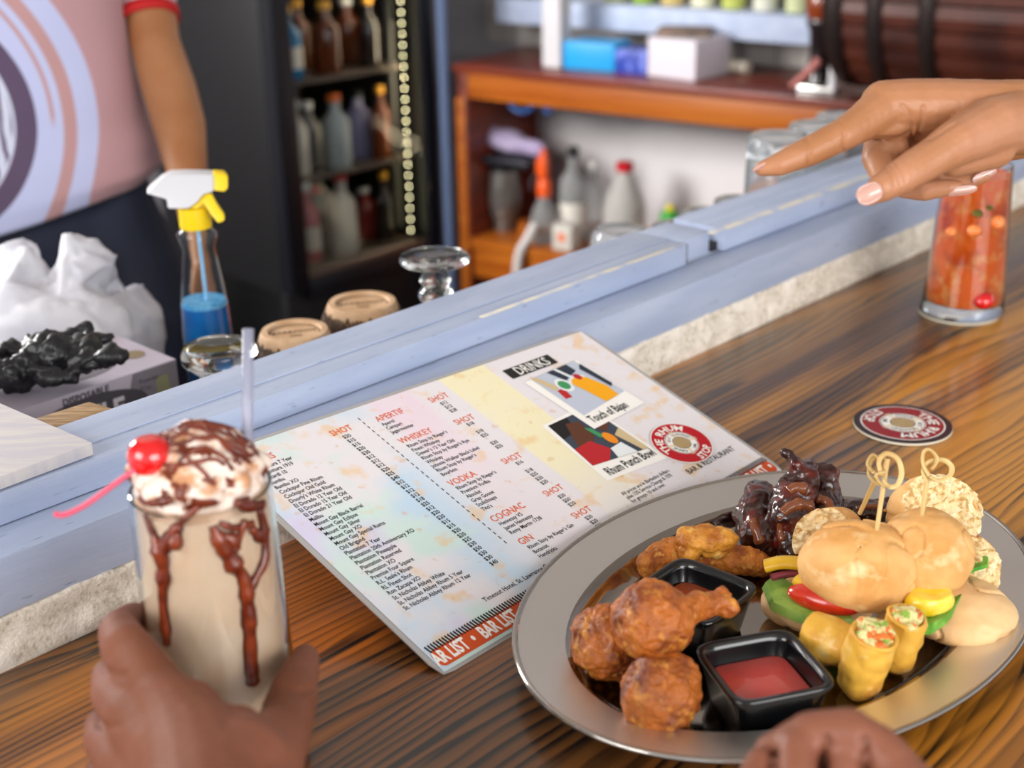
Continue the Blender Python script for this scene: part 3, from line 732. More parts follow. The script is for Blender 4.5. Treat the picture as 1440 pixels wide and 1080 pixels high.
dr = [drip([(196, 700, 3), (215, 706, 5), (240, 703, 4)]), drip([(330, 706, 4), (350, 712, 7), (372, 708, 5)]), drip([(235, 756, 6), (246, 764, 8), (250, 745, 5)]), drip([(330, 772, 7), (322, 758, 8), (306, 752, 6)]), drip([(352, 742, 4), (360, 752, 7), (372, 760, 5)]), drip([(205, 722, 3), (218, 748, 6), (226, 772, 9), (228, 800, 8), (231, 840, 6), (234, 880, 6), (236, 907, 5)]),
      drip([(252, 738, 5), (238, 756, 8), (229, 775, 7)]), drip([(278, 712, 4), (255, 735, 4), (246, 750, 5)]),
      drip([(298, 740, 5), (312, 765, 8), (328, 795, 9), (343, 815, 7), (348, 850, 8), (350, 885, 8), (354, 930, 7), (356, 962, 8)]),
      drip([(364, 715, 5), (370, 745, 7), (368, 785, 6), (358, 815, 6), (350, 840, 6)]), drip([(345, 730, 4), (335, 760, 4), (325, 785, 5)]),
      drip([(384, 740, 2), (392, 800, 2), (398, 860, 2), (402, 905, 2)]), drip([(310, 735, 4), (330, 742, 4), (355, 735, 5)])]
V, Fc = join(dr); mk('syrup_streaks', V, Fc, M['choc'], t)
M['cream_'] = mat('whipped_cream', '#ead8ca', .4, c2='#c8936c', s2=70, lo=.48, hi=.6, c3='#6a2a12', s3=85, lo3=.53, hi3=.58, sss=.2, sssc=(1, .7, .5))
top = SC_ + Vector((0, 0, h))
ps = [ell_vf(top + Vector((0, 0, .002)), (.0385, .0385, .010))]
random.seed(4)
for i in range(46):
    a = i * 2.4; r = .034 * math.sqrt(i / 46); z = .034 * (1 - (r / .036) ** 1.6) * .9
    rd = .0085 + .003 * random.random(); ps.append(ell_vf(top + Vector((r * math.cos(a), r * math.sin(a) , .006 + z * .85)), (rd, rd, rd * .8)))
me = fuse(ps, .0016, 2)
put('whipped_cream', me, M['cream_'], t, disp=lump(.0012, 120, seed=2))
# syrup ribbons over the cream
dg_o = bpy.data.objects['whipped_cream']
from mathutils.bvhtree import BVHTree
bm = bmesh.new(); bm.from_mesh(dg_o.data); bvh = BVHTree.FromBMesh(bm); bm.free(); rl = rootloc(dg_o)
ribs = []
for k in range(13):
    a0 = k * .9; pts = []
    for j in range(14):
        u_ = -1 + 2 * j / 13; x = .031 * u_; y = (.028 * math.sin(a0 * 1.7)) * .9 + .006 * math.sin(4 * u_ + k)
        c_, s_ = math.cos(.25 * math.sin(k)), math.sin(.25 * math.sin(k)); X, Y = x * c_ - y * s_, x * s_ + y * c_
        if X * X + Y * Y > .034 ** 2: continue
        hit = bvh.ray_cast(top + Vector((X, Y, .1)) - rl, Vector((0, 0, -1)))
        if hit[0] is not None: pts.append(hit[0] + rl + Vector((0, 0, .0003)))
    if len(pts) > 3: ribs.append(tube_vf(pts, [.0012 + .0011 * abs(nz((k, j, 0), .9, 1)) for j in range(len(pts))], 8))
V, Fc = join(ribs); mk('syrup_ribbons', V, Fc, M['choc'], t)
# red cherry on the rim with its stalk, a thing of its own
cp = at(211, 641, dep=.775)
ch = empty('cherry', cp, 'red glossy cherry with a long stalk on the milkshake rim', 'cherry')
V, Fc = ell_vf(cp, (.0132, .0132, .0128), None, 32)
V = [Vector(v) - (Vector((0, 0, .0015)) * math.exp(-((Vector(v) - cp).to_2d().length / .004) ** 2) if v[2] > cp.z else Vector()) for v in V]
mk('fruit', V, Fc, M['cherry'], ch)
M['stalk'] = mat('red_stalk', '#d8506a', .4, sss=.2)
tube('stalk', smoothpath([at(190, 660, dep=.768), at(165, 678, dep=.765), at(120, 710, dep=.76), at(90, 724, dep=.758), at(76, 722, dep=.757)]), .0016, M['stalk'], ch)
# clear straw
M['straw'] = mat('clear_straw_plastic', '#a9abc0', .2, alpha=.5, coat=.3)
s0 = at(348, 648, dep=.81); s1 = at(349, 462, dep=.80)
V, Fc = lathe_vf([(.0035, -.03), (.0035, (s1 - s0).length), (.0028, (s1 - s0).length), (.0028, -.03)], s0, 20, axis=(s1 - s0), closed=True)
tag(mk('straw', V, Fc, M['straw'], None, s0), 'clear plastic straw standing in the milkshake', 'straw')

# ================================================================== PLATTER
PC = Vector((.198, .871, 0)); PZ = .0005
PANG = math.atan2(.695, .719)
A_, B_ = .2295, .167
plat = empty('oval_platter', PC + Vector((0, 0, PZ)), 'large oval polished steel platter filled with fried food and sliders', 'platter')
def oval(name, prof, m, parent, n=96, c=None):
    """rings given as (inset from the rim, height)"""
    V = []; Fc = []
    for ins, z in prof:
        a = A_ - ins; b = B_ - ins
        for i in range(n):
            t = 2 * math.pi * i / n; x = a * math.cos(t); y = b * math.sin(t)
            V.append(PC + Vector((x * math.cos(PANG) - y * math.sin(PANG), x * math.sin(PANG) + y * math.cos(PANG), z + PZ)))
    for j in range(len(prof) - 1):
        for i in range(n):
            a = j * n + i; b = j * n + (i + 1) % n; Fc.append((a, b, b + n, a + n))
    if prof[-1][0] > .05: Fc.append(tuple(range((len(prof) - 1) * n, len(prof) * n)))
    return V, Fc
V, Fc = oval('', [(.0016, .0205), (.0002, .0212), (0, .0225), (.0008, .0238), (.0022, .0242), (.0036, .0237), (.0045, .0226)], None, None)
mk('rolled_rim', V, Fc, M['steelp'], plat)
V, Fc = oval('', [(.0045, .0226), (.010, .0216), (.030, .0182), (.0385, .0168)], None, None)
mk('brushed_brim', V, Fc, mat('brushed_brim_steel', '#dcd8d3', .42, 1, bump=.02, bs=500), plat)
V, Fc = oval('', [(.0385, .0168), (.042, .0155), (.046, .0105), (.050, .0060), (.056, .0042), (.07, .004)], None, None)
mk('well', V, Fc, mat('mirror_steel', '#a8a098', .10, 1), plat)
V, Fc = oval('', [(.0016, .0205), (.03, .0165), (.046, .0085), (.056, .0022), (.07, .0010)], None, None)
mk('underside', V, [tuple(reversed(f)) for f in Fc], M['steelp'], plat)
PT = PZ + .0045                                           # top of the well

# ---------------------------------------------------------------- sauce dishes
def dish(quad, z, label, sauce, smat, slabel, grp='square black sauce dishes'):
    q = [at(x, y, z=z) for x, y in quad]; c = (q[0] + q[1] + q[2] + q[3]) / 4
    e = (q[1] - q[0]) + (q[2] - q[3]); ang = math.atan2(e.y, e.x)
    half = ((q[1] - q[0]).length + (q[2] - q[3]).length + (q[3] - q[0]).length + (q[2] - q[1]).length) / 8
    c.z = PT; H = z - PT
    t = empty('sauce_dish', c, label, 'sauce dish', grp)
    k = half
    V, Fc = lathe_vf([(0, 0), (k * .74, 0), (k * .78, .001), (k * .93, H * .8), (k, H * .93), (k * 1.0, H), (k * .97, H + .0006), (k * .88, H), (k * .85, H * .85), (k * .70, .006), (k * .64, .0045), (0, .0045)], c, 64, sq=7, rz=ang)
    o = mk('dish_body', V, Fc, M['black'], t)
    if sauce:
        zs = H * .60; V, Fc = lathe_vf([(k * .70, .0065), (k * .755, zs - .0004), (k * .74, zs), (0, zs)], c, 64, sq=7, rz=ang)
        mk('sauce', V, Fc, smat, t, label=slabel)
    return t, c, k, ang
M['redsauce'] = mat('pink_red_sauce', '#c84c45', .15, coat=.4, c2='#d05850', s2=20)
M['brownsauce'] = mat('orange_brown_sauce', '#a8481c', .15, coat=.5)
DA = dish([(977, 907), (1106, 881), (1185, 966), (1031, 994)], .040, 'square black dish of pinkish red dipping sauce at platter front', True, M['redsauce'], 'pinkish red sauce')
DB_ = dish([(872, 830), (954, 786), (1072, 821), (1008, 884)], .040, 'square black dish nearly empty of sauce behind the fritters', True, M['brownsauce'], 'orange brown sauce')

# ---------------------------------------------------------------- fried food
M['fritter'] = mat('fried_batter', '#b0601e', .5, c2='#6a2c10', s2=42, lo=.45, hi=.64, bump=1, bs=420, coat=.12, cr=.35, c3='#d08a36', s3=95, lo3=.55, hi3=.72)
M['crumb'] = mat('golden_breadcrumb', '#b56a1e', .6, c2='#8a4310', s2=70, lo=.45, hi=.6, bump=1, bs=420, c3='#cf9440', s3=130, lo3=.56, hi3=.7)
M['gold'] = mat('golden_batter', '#cc8a2e', .5, c2='#a4601a', s2=60, lo=.45, hi=.62, bump=1, bs=330, c3='#dfae5c', s3=90, lo3=.56, hi3=.7)
M['wing'] = mat('dark_glaze', '#2d0d08', .28, coat=.55, cr=.14, c2='#5a1a10', s2=60, lo=.5, hi=.62, bump=.5, bs=190)
M['gravy'] = mat('brown_gravy', '#7a4224', .18, coat=.7)
def fried(name, c, r, rot, seed, m, label, cat, grp, a=(.0026, 50, .0021, 120, .0013, 290), extra=None, vox=.0011):
    parts = [ell_vf(c, r, rot, 28)] + (extra or [])
    me = fuse(parts, vox, 2)
    o = put(name, me, m, None, Vector(c) - Vector((0, 0, r[2])), disp=lump(a[0], a[1], a[2], a[3], a[4], a[5], seed=seed))
    tag(o, label, cat, grp); return o
def roty(deg_z, deg_x=0, deg_y=0): return Matrix.Rotation(R(deg_z), 3, 'Z') @ Matrix.Rotation(R(deg_y), 3, 'Y') @ Matrix.Rotation(R(deg_x), 3, 'X')
# left fritter leans, front one round, third rests on both and has a crisp tail
fried('fritter', at(853, 905, z=.030), (.0235, .031, .025), roty(20), 1, M['fritter'], 'oval brown fritter lying at the left of the platter', 'fritter', 'fritters on the platter')
fried('fritter', at(930, 973, z=.031), (.0275, .0265, .0262), roty(60), 2, M['fritter'], 'round knobbly fritter nearest the front left rim', 'fritter', 'fritters on the platter')
c3_ = at(918, 872, z=.066)
fried('fritter', c3_, (.0268, .027, .0265), roty(10), 3, M['fritter'], 'fritter with a crisp tail resting on top of the others', 'fritter', 'fritters on the platter',
      extra=chain([(at(955, 862, z=.066), .012), (at(985, 852, z=.062), .009), (at(1010, 846, z=.060), .0085), (at(1022, 852, z=.058), .007)]) + chain([(at(985, 852, z=.062), .008), (at(1015, 838, z=.062), .006)]))
tag(put('breaded_strip', fuse(chain([(at(915, 792, z=.018), .0115), (at(955, 778, z=.020), .0135), (at(1010, 783, z=.018), .0125), (at(1068, 793, z=.016), .0105)]), .0014, 2), M['crumb'], None, at(915, 792, z=.006), disp=lump(.0022, 70, .0012, 200, .0008, 420, seed=4)),
    'long crumbed strip lying behind the empty sauce dish', 'fried strip')
tag(put('breaded_strip', fuse(chain([(at(912, 800, z=.014), .0085), (at(925, 782, z=.016), .011), (at(948, 772, z=.018), .009)]), .0014, 2), M['crumb'], None, at(912, 790, z=.0055), disp=lump(.002, 70, .0012, 200, .0008, 420, seed=6)),
    'short dark crumbed piece at the left end of the long strip', 'fried strip')
ps = [ell_vf(at(990, 757, z=.040), (.021, .0135, .0085), roty(8, 8), 24), ell_vf(at(968, 752, z=.041), (.010, .0095, .008)), ell_vf(at(1017, 757, z=.040), (.0115, .011, .010)), ell_vf(at(970, 775, z=.031), (.009, .009, .010)), ell_vf(at(1003, 770, z=.031), (.015, .010, .008))]
tag(put('fried_fish_piece', fuse(ps, .0014, 2), M['gold'], None, at(990, 770, z=.02), disp=lump(.0030, 60, .0016, 170, .0008, 420, seed=8)), 'golden battered fish piece lying across the crumbed strip', 'fried fish')
# glazed wings
def wing(pts, seed, label, tail=None):
    ps = chain(pts) + (chain(tail) if tail else [])
    me = fuse(ps, .0015, 2); return tag(put('glazed_wing', me, M['wing'], None, Vector((pts[0][0].x, pts[0][0].y, PT)), disp=lump(.0034, 55, .0024, 120, .001, 300, seed=seed)), label, 'chicken wing', 'glazed chicken wings')
W1 = wing([(at(1072, 752, z=.022), .019), (at(1066, 722, z=.030), .019), (at(1072, 698, z=.036), .014)], 11, 'dark glazed wing piece at the left of the pile')
W2 = wing([(at(1118, 768, z=.02), .016), (at(1112, 735, z=.035), .020), (at(1116, 703, z=.050), .018), (at(1128, 680, z=.060), .014), (at(1135, 662, z=.066), .010)], 12, 'tall dark glazed wing with upright pointed tip in the middle',
          tail=[(at(1128, 675, z=.064), .010), (at(1122, 655, z=.074), .007), (at(1112, 640, z=.080), .0045), (at(1104, 637, z=.082), .0028)])
W3 = wing([(at(1140, 762, z=.022), .016), (at(1158, 735, z=.028), .018), (at(1160, 705, z=.040), .015), (at(1163, 672, z=.056), .010), (at(1150, 660, z=.062), .008)], 13, 'dark glazed wing at the right of the pile')
W4 = wing([(at(1196, 722, z=.022), .011), (at(1222, 722, z=.022), .012), (at(1246, 714, z=.022), .009)], 14, 'small dark glazed wing piece behind the pale bun')
def hitgravy(W, px, name_pts, w):
    bm = bmesh.new(); bm.from_mesh(W.data); tr = BVHTree.FromBMesh(bm); bm.free(); pts = []
    for x, y in name_pts:
        d = ray(x, y).normalized(); h_ = tr.ray_cast(CAM - W.location, d)
        if h_[0] is not None: pts.append(h_[0] + W.location + h_[1] * -.0012)
    if len(pts) > 1:
        pts = smoothpath(pts, 4); mk('gravy_drizzle', *tube_vf(pts, [w * (1 + .35 * nz((i, 0, 0), .6, 2)) for i in range(len(pts))], 8), M['gravy'], W)
hitgravy(W2, 0, [(1100, 722), (1112, 712), (1128, 708), (1140, 712)], .0055)
hitgravy(W2, 0, [(1108, 690), (1120, 684), (1134, 688)], .0048)
hitgravy(W1, 0, [(1058, 730), (1064, 748), (1070, 765)], .0046)
hitgravy(W3, 0, [(1150, 700), (1164, 706), (1168, 722)], .0050)
hitgravy(W2, 0, [(1098, 725), (1096, 745), (1100, 762)], .0030)
hitgravy(W4, 0, [(1205, 716), (1222, 712), (1240, 712)], .0028)

# ---------------------------------------------------------------- sliders
M['bun'] = mat('baked_bun', '#deae70', .62, c2='#c98f4c', s2=26, lo=.4, hi=.65, bump=.5, bs=160, c3='#e6c592', s3=55, lo3=.55, hi3=.72, sss=.05, spec=.3)
M['bunside'] = mat('pale_bun_underside', '#dcae78', .6, c2='#e6c08c', s2=25, bump=.3, bs=150)
M['bread'] = mat('open_bread_crumb', '#e8cf9e', .85, c2='#c09a5c', s2=190, lo=.48, hi=.6, bump=1, bs=330, c3='#f0dfb8', s3=120, lo3=.55, hi3=.62)
def bun(name, c, r, rz, seed, parent, cutn=None, cutd=0, flat=None, tilt=0, mats=None, tx=0, wr=.0016, label=None):
    """dome bun; cutn/cutd: a torn plane, flat: underside height relative to the centre"""
    me = fuse([ell_vf(c, r, roty(rz, tilt, tx), 36)], .0014, 1); c = Vector(c)
    cn = Vector(cutn).normalized() if cutn else None
    dp = lump(wr, 34, .0008, 95, seed=seed)
    for v in me.vertices:
        k_ = abs(nz(v.co, 24, seed + 3)); v.co += dp(v.co, v.normal) - v.normal * (.0020 * math.exp(-(k_ / .035) ** 2))
    cutset = set()
    for v in me.vertices:
        if cn is not None:
            k = (v.co - c).dot(cn) - cutd
            if k > 0: v.co -= cn * (k * (1 - .02)); v.co += cn * (.0045 * nz(v.co, 110, seed) + .0036 * nz(v.co, 260, seed)); cutset.add(v.index)
        if flat is not None and v.co.z < c.z + flat: v.co.z = c.z + flat + .001 * nz(v.co, 150, 1); cutset.add(v.index)
    me.update()
    o = put(name, me, mats or [M['bun'], M['bread']], parent, None if parent else c, label=label)
    for p in o.data.polygons:
        if sum(1 for i in p.vertices if i in cutset) > len(p.vertices) - 1: p.material_index = 1
    return o
def slab(name, outline, z0, z1, m, parent, wav=0, seed=0, off=None):
    """thick leaf or slice from an outline of pixels on a level plane"""
    pts = [at(x, y, z=z1) for x, y in outline]; n = len(pts); c = sum(pts, Vector()) / n
    V = []; rings = [(1, 0), (.92, 1), (.45, 1), (0.02, 1)]
    for k, h_ in rings:
        for p in pts: q = c + (p - c) * k; V.append(Vector((q.x, q.y, z0 + (z1 - z0) * h_ + wav * nz(q, 60, seed))))
    V += [Vector((p.x, p.y, z0 + wav * nz(p, 60, seed))) for p in pts]
    Fc = []
    for j in range(3):
        for i in range(n): a = j * n + i; b = j * n + (i + 1) % n; Fc.append((a, b, b + n, a + n))
    Fc.append(tuple(range(3 * n, 4 * n)))
    for i in range(n): Fc.append((4 * n + i, 4 * n + (i + 1) % n, (i + 1) % n, i))
    Fc.append(tuple(reversed(range(4 * n, 5 * n))))
    o = mk(name, V, Fc, m, parent); bm = bmesh.new(); bm.from_mesh(o.data); bmesh.ops.recalc_face_normals(bm, faces=bm.faces); bm.to_mesh(o.data); bm.free(); return autosmooth(o, 50)
M['lettuce'] = mat('green_lettuce', '#3f8f25', .4, c2='#6db53c', s2=60, lo=.45, hi=.6, bump=.4, bs=150, coat=.3)
M['avo'] = mat('green_spread', '#6d9438', .5, c2='#8fae4e', s2=60, bump=.5, bs=200)
M['tomato'] = mat('red_tomato', '#a8180a', .25, coat=.4, c2='#c23216', s2=40)
M['pine'] = mat('yellow_pineapple', '#e8c01e', .3, coat=.4, c2='#f0d552', s2=80)
M['pepper'] = mat('yellow_pepper', '#c99812', .3, coat=.4, c2='#d8b02a', s2=40)
M['purple'] = mat('purple_onion', '#7b2f3a', .4)
LC = Vector((-.6, -.7, .25))
# left slider
S1 = empty('slider', at(1180, 840, z=PT), 'slider with tomato wedge and green spread at the left, pick through its dome', 'slider', 'bread sliders on the platter')
bun('bottom_bun', at(1150, 848, z=.019), (.043, .034, .0145), 5, 31, S1, mats=[M['bunside'], M['bread']])
slab('green_spread', [(1072, 815), (1088, 805), (1120, 822), (1160, 842), (1200, 858), (1205, 872), (1170, 876), (1120, 864), (1085, 846)], .027, .0335, M['avo'], S1, .0015, 3)
tube('yellow_pepper', smoothpath([at(1076, 796, z=.042), at(1098, 791, z=.046), at(1122, 792, z=.047), at(1140, 797, z=.045)], 4), [.007] * 13, M['pepper'], S1, 12, .65)
tube('yellow_pepper', smoothpath([at(1122, 815, z=.042), at(1145, 824, z=.043), at(1170, 836, z=.042)], 4), [.0065] * 9, M['pepper'], S1, 12, .65)
tube('purple_onion', smoothpath([at(1085, 812, z=.038), at(1100, 808, z=.039), at(1122, 806, z=.040)], 4), [.0028] * 9, M['purple'], S1, 8)
me = fuse([ell_vf(at(1158, 843, z=.039), (.027, .011, .0095), roty(-30, 12), 28)], .0012, 1)
put('tomato_wedge', me, M['tomato'], S1)
bun('top_bun', at(1208, 797, z=.057), (.0425, .037, .034), -15, 32, S1, flat=-.020, tilt=-4, wr=.0022)
# its torn half behind
S1b = bun('bread_roll_half', at(1163, 757, z=.044), (.030, .014, .026), 18, 33, None, cutn=(-.28, -.95, .15), cutd=.002)
tag(S1b, 'torn roll half with pale crumb face leaning behind the left dome', 'bread')
# right slider
S2 = empty('slider', at(1320, 860, z=PT), 'slider with pineapple and lettuce at the right of the platter', 'slider', 'bread sliders on the platter')
bun('bottom_bun', at(1338, 853, z=.0235), (.042, .047, .0185), 40, 34, S2, mats=[M['bunside'], M['bread']])
slab('lettuce', [(1290, 880), (1310, 884), (1332, 868), (1352, 840), (1366, 812), (1352, 800), (1320, 820), (1290, 850)], .034, .041, M['lettuce'], S2, .006, 5)
slab('lettuce', [(1352, 780), (1372, 768), (1392, 778), (1390, 792), (1372, 800), (1350, 812), (1340, 800)], .046, .049, M['lettuce'], S2, .006, 6)
me = fuse([ell_vf(at(1308, 845, z=.045), (.019, .013, .0125), roty(20), 24)], .0014, 1); 
for v in me.vertices:
    v.co.z = min(v.co.z, .052)
put('pineapple_chunk', me, M['pine'], S2, disp=lump(.0012, 90, seed=3))
bun('top_bun', at(1302, 777, z=.063), (.034, .034, .032), 10, 35, S2, flat=-.022, tilt=-6, wr=.0024)
tube('purple_onion', smoothpath([at(1336, 764, z=.058), at(1350, 768, z=.057), at(1358, 775, z=.055)], 4), [.0028] * 9, M['purple'], S2, 8)
# large open roll behind
S3 = bun('bread_roll_half', at(1318, 727, z=.050), (.040, .020, .036), -14, 36, None, cutn=(.20, -.90, .35), cutd=.0035, wr=.003)
tag(S3, 'large open roll half showing its porous crumb behind the right slider', 'bread')
S3b = bun('bread_roll_half', at(1372, 798, z=.040), (.018, .026, .024), 5, 37, None, cutn=(.2, -.9, .3), cutd=.004, wr=.003)
tag(S3b, 'crumbly roll edge at the far right of the sliders', 'bread')
# spring rolls
M['wrap'] = mat('fried_wrapper', '#dca83e', .5, c2='#b8792a', s2=34, lo=.45, hi=.65, bump=.5, bs=140, coat=.15, c3='#e4c47c', s3=50, lo3=.56, hi3=.7)
M['fill'] = mat('vegetable_filling', '#d3c98a', .6, c2='#d86a26', s2=120, lo=.52, hi=.57, bump=1, bs=260, c3='#86a63c', s3=95, lo3=.58, hi3=.62)
def sroll(p0, p1, r, seed, label, openend=True):
    u = (p1 - p0); me = fuse(chain([(p0 + u * .12, r * .92), (p0 + u * .5, r), (p1 - u * .08, r * .96)]), .0013, 2); cn = u.normalized()
    dp = lump(.0026, 55, .0012, 120, seed=seed)
    for v in me.vertices:
        v.co += dp(v.co, v.normal)
        k = (v.co - (p1 - u * .05)).dot(cn)
        if k > 0: v.co -= cn * k
        v.co.z = max(v.co.z, PT + .0002)
    o = tag(put('spring_roll', me, M['wrap'], None, Vector((p0.x, p0.y, PT))), label, 'spring roll', 'cut spring rolls')
    if openend:
        me = fuse([ell_vf(p1 - u * .06, (r * .84, r * .84, r * .42), Vector((0, 0, 1)).rotation_difference(cn).to_matrix(), 24)], .0011, 1)
        put('filling', me, M['fill'], o, disp=lump(.0034, 110, .0026, 240, seed=seed))
        V, Fc = lathe_vf([(r * .82, -.002), (r * .98, .0012), (r * .86, .003), (r * .74, .0005)], p1 - u * .06, 28, axis=cn, closed=True)
        V = [Vector(v) + (Vector(v) - p1).normalized() * (.0014 * nz(v, 70, seed)) for v in V]; mk('wrapper_edge', V, Fc, M['wrap'], o)
    return o
sroll(at(1192, 912, z=.030), at(1138, 888, z=.030), .0165, 41, 'spring roll lying behind the other two, closed end to the left', False)
sroll(at(1206, 962, z=.012), at(1206, 962, z=.012) + Vector((.006, -.008, .046)), .0165, 42, 'spring roll standing in front with its open filled end up')
sroll(at(1256, 930, z=.014), at(1256, 930, z=.014) + Vector((.005, -.005, .040)), .0145, 43, 'spring roll at the right with open end beside the pineapple')
# bamboo picks with knotted loops
M['bamboo'] = mat('bamboo', '#d3b578', .5, c2='#b8955a', s2=40, stretch=(1, 1, .2))
def pick(a, b, loops, label):
    t = empty('knotted_pick', a, label, 'cocktail pick', 'knotted bamboo picks')
    tube('shaft', [a, b], [.0015, .0019], M['bamboo'], t, 10)
    for lp in loops:
        tube('knot_loop', smoothpath(lp, 6), .0019, M['bamboo'], t, 8, .55)
def L_(pts, dep): return [at(x, y, dep=dep + dz) for x, y, dz in pts]
D1 = (at(1232, 750, z=.090) - CAM).dot(_f)
pick(at(1232, 752, z=.086), at(1248, 645, dep=D1 - .004), [L_([(1240, 668, 0), (1236, 650, .002), (1246, 638, .004), (1262, 645, .004), (1268, 665, .003), (1262, 682, .002), (1250, 684, 0), (1242, 674, -.002)], D1 - .006), L_([(1250, 684, 0), (1238, 680, -.003), (1232, 668, -.003), (1244, 664, 0)], D1 - .006)],
     'bamboo pick standing in the left dome with a round loop')
pick(at(1209, 722, z=.080), at(1234, 668, dep=D1 + .012), [L_([(1236, 682, 0), (1222, 668, .002), (1226, 648, .004), (1240, 642, .002), (1248, 654, 0), (1240, 668, -.002), (1228, 664, -.003)], D1 + .010), L_([(1228, 664, 0), (1220, 652, .001), (1228, 640, .002), (1238, 650, 0)], D1 + .010)],
     'slanting bamboo pick left of the upright one')
D2 = (at(1297, 728, z=.094) - CAM).dot(_f)
pick(at(1296, 728, z=.092), at(1304, 672, dep=D2 - .002), [L_([(1304, 678, 0), (1298, 662, .002), (1306, 650, .003), (1326, 647, .004), (1338, 656, .004), (1336, 668, .002), (1320, 676, 0), (1308, 670, -.002)], D2 - .004), L_([(1306, 668, 0), (1298, 652, .001), (1299, 636, .002), (1308, 633, .001), (1318, 646, 0), (1310, 660, -.002)], D2 - .004)],
     'bamboo pick with two loops in the right dome')

# ================================================================== HANDS
def hp(px, py, dep, rpx):
    """joint seen at a pixel, at a distance, with the radius it shows there in pixels"""
    return (at(px, py, dep=dep), rpx * dep / F)
def hc(*j): return chain([hp(*x) for x in j])
def skinbump(m, seeds=0): pass
def nail(name, c, u, w, L, W, parent, m=None):
    """curved nail plate: centre, direction along finger, sideways direction"""
    u = Vector(u).normalized(); w = (Vector(w) - u * Vector(w).dot(u)).normalized(); n = u.cross(w).normalized()
    if n.dot(CAM - c) < 0: n = -n
    V = []; Fc = []; a, b_ = 10, 8
    for h_ in (0, 1):
        for i in range(a + 1):
            for j in range(b_ + 1):
                s = -1 + 2 * i / a; t = -1 + 2 * j / b_
                wd = W * (1 - .62 * max(0, s) ** 3.2 - .55 * max(0, -s) ** 4); x = s * L; y = t * wd
                z = -.0035 * (t * wd / W) ** 2 * (W / .006) - .0012 * s * s * (1 if s < 0 else 1.3) + (.0 if h_ else .0006)
                V.append(c + u * x + w * y + n * z)
    k = (a + 1) * (b_ + 1)
    for i in range(a):
        for j in range(b_):
            p = i * (b_ + 1) + j; q = p + b_ + 1; Fc.append((p, q, q + 1, p + 1)); Fc.append((k + p, k + p + 1, k + q + 1, k + q))
    ring = [i * (b_ + 1) for i in range(a + 1)] + [a * (b_ + 1) + j for j in range(1, b_ + 1)] + [i * (b_ + 1) + b_ for i in range(a - 1, -1, -1)] + [j for j in range(b_ - 1, 0, -1)]
    for i in range(len(ring)): p, q = ring[i], ring[(i + 1) % len(ring)]; Fc.append((p, q, k + q, k + p))
    return mk(name, V, Fc, m or M['nail'], parent)
def creases(me, lines, depth=.0011, width=.0016):
    """press fine skin folds into the surface along lines of pixels (they lie on the joints)"""
    rays = [[CAM + ray(x, y) for x, y in ln] for ln in lines]
    for v in me.vertices:
        d = v.co - CAM; dep = d.dot(_f); q = CAM + d / dep
        if v.normal.dot(d) > 0: continue
        best = 9
        for ln in rays:
            for i in range(len(ln) - 1):
                a, b_ = ln[i], ln[i + 1]; ab = b_ - a; t = max(0, min(1, (q - a).dot(ab) / ab.length_squared)); best = min(best, ((q - a) - ab * t).length * dep)
        if best < width * 3: v.co -= v.normal * depth * math.exp(-(best / width) ** 2)

# ---- pointing hand, upper right
HP = empty('pointing_hand', at(1330, 200, dep=.93), 'brown hand with nude nails pointing left above the orange drink', 'hand')
ps = hc((1072, 237, .900, 11), (1095, 231, .900, 16.5), (1136, 214, .903, 21), (1186, 189, .908, 23.5), (1214, 172, .915, 27), (1246, 150, .925, 35))
ps += hc((1246, 149, .925, 37), (1300, 150, .93, 40), (1380, 152, .94, 40), (1460, 158, .95, 46), (1580, 166, .97, 44), (1760, 178, .99, 46), (1960, 192, 1.01, 50), (2400, 200, 1.05, 58))
ps += hc((1300, 160, .94, 38), (1380, 172, .945, 44), (1460, 172, .95, 46))
ps += hc((1290, 178, .965, 34), (1360, 200, .965, 36), (1440, 180, .96, 44))
# thumb with its thick base
ps += hc((1222, 275, .870, 15), (1240, 264, .872, 21), (1262, 250, .876, 24.5), (1300, 228, .884, 27), (1345, 200, .893, 33), (1392, 178, .915, 42), (1440, 170, .94, 45))
ps += hc((1340, 225, .905, 24), (1395, 205, .925, 34))
# middle finger folded down, ring and little finger folded back
ps += hc((1262, 168, .955, 28), (1243, 192, .945, 26), (1236, 222, .935, 24), (1246, 250, .925, 19), (1272, 258, .920, 16))
ps += hc((1285, 185, .975, 26), (1262, 225, .965, 22), (1272, 262, .945, 17), (1300, 268, .935, 15.5), (1334, 264, .930, 12), (1346, 262, .930, 9.5))
ps += hc((1330, 200, .985, 24), (1312, 238, .97, 18), (1340, 258, .960, 13), (1370, 252, .955, 10.5), (1384, 248, .952, 8.5))
# folds of flesh seen between index finger and thumb
ps += hc((1226, 184, .916, 12), (1262, 182, .922, 15), (1284, 176, .926, 15))
ps += hc((1240, 208, .930, 13), (1266, 204, .928, 13))
me = fuse(ps, .00135, 5, .5)
creases(me, [[(1183, 172), (1188, 190), (1186, 212)], [(1134, 196), (1138, 214), (1136, 232)], [(1252, 232), (1262, 244), (1266, 258)], [(1258, 228), (1269, 240), (1273, 254)], [(1246, 236), (1255, 248), (1258, 260)],
             [(1268, 148), (1280, 160), (1284, 182), (1280, 198)], [(1298, 150), (1296, 170), (1290, 190)], [(1232, 194), (1262, 194), (1282, 186)], [(1345, 172), (1325, 185), (1305, 196)]], .0013, .0011)
put('hand_skin', me, M['skin'], HP, disp=lump(.0005, 60, .00018, 300, seed=4))
c = at(1223, 272, dep=.8606)
nail('thumb_nail', c, at(1207, 280, dep=.8627) - at(1240, 264, dep=.8612), at(1228, 284, dep=.866) - at(1216, 262, dep=.866), .0082, .0064, HP)
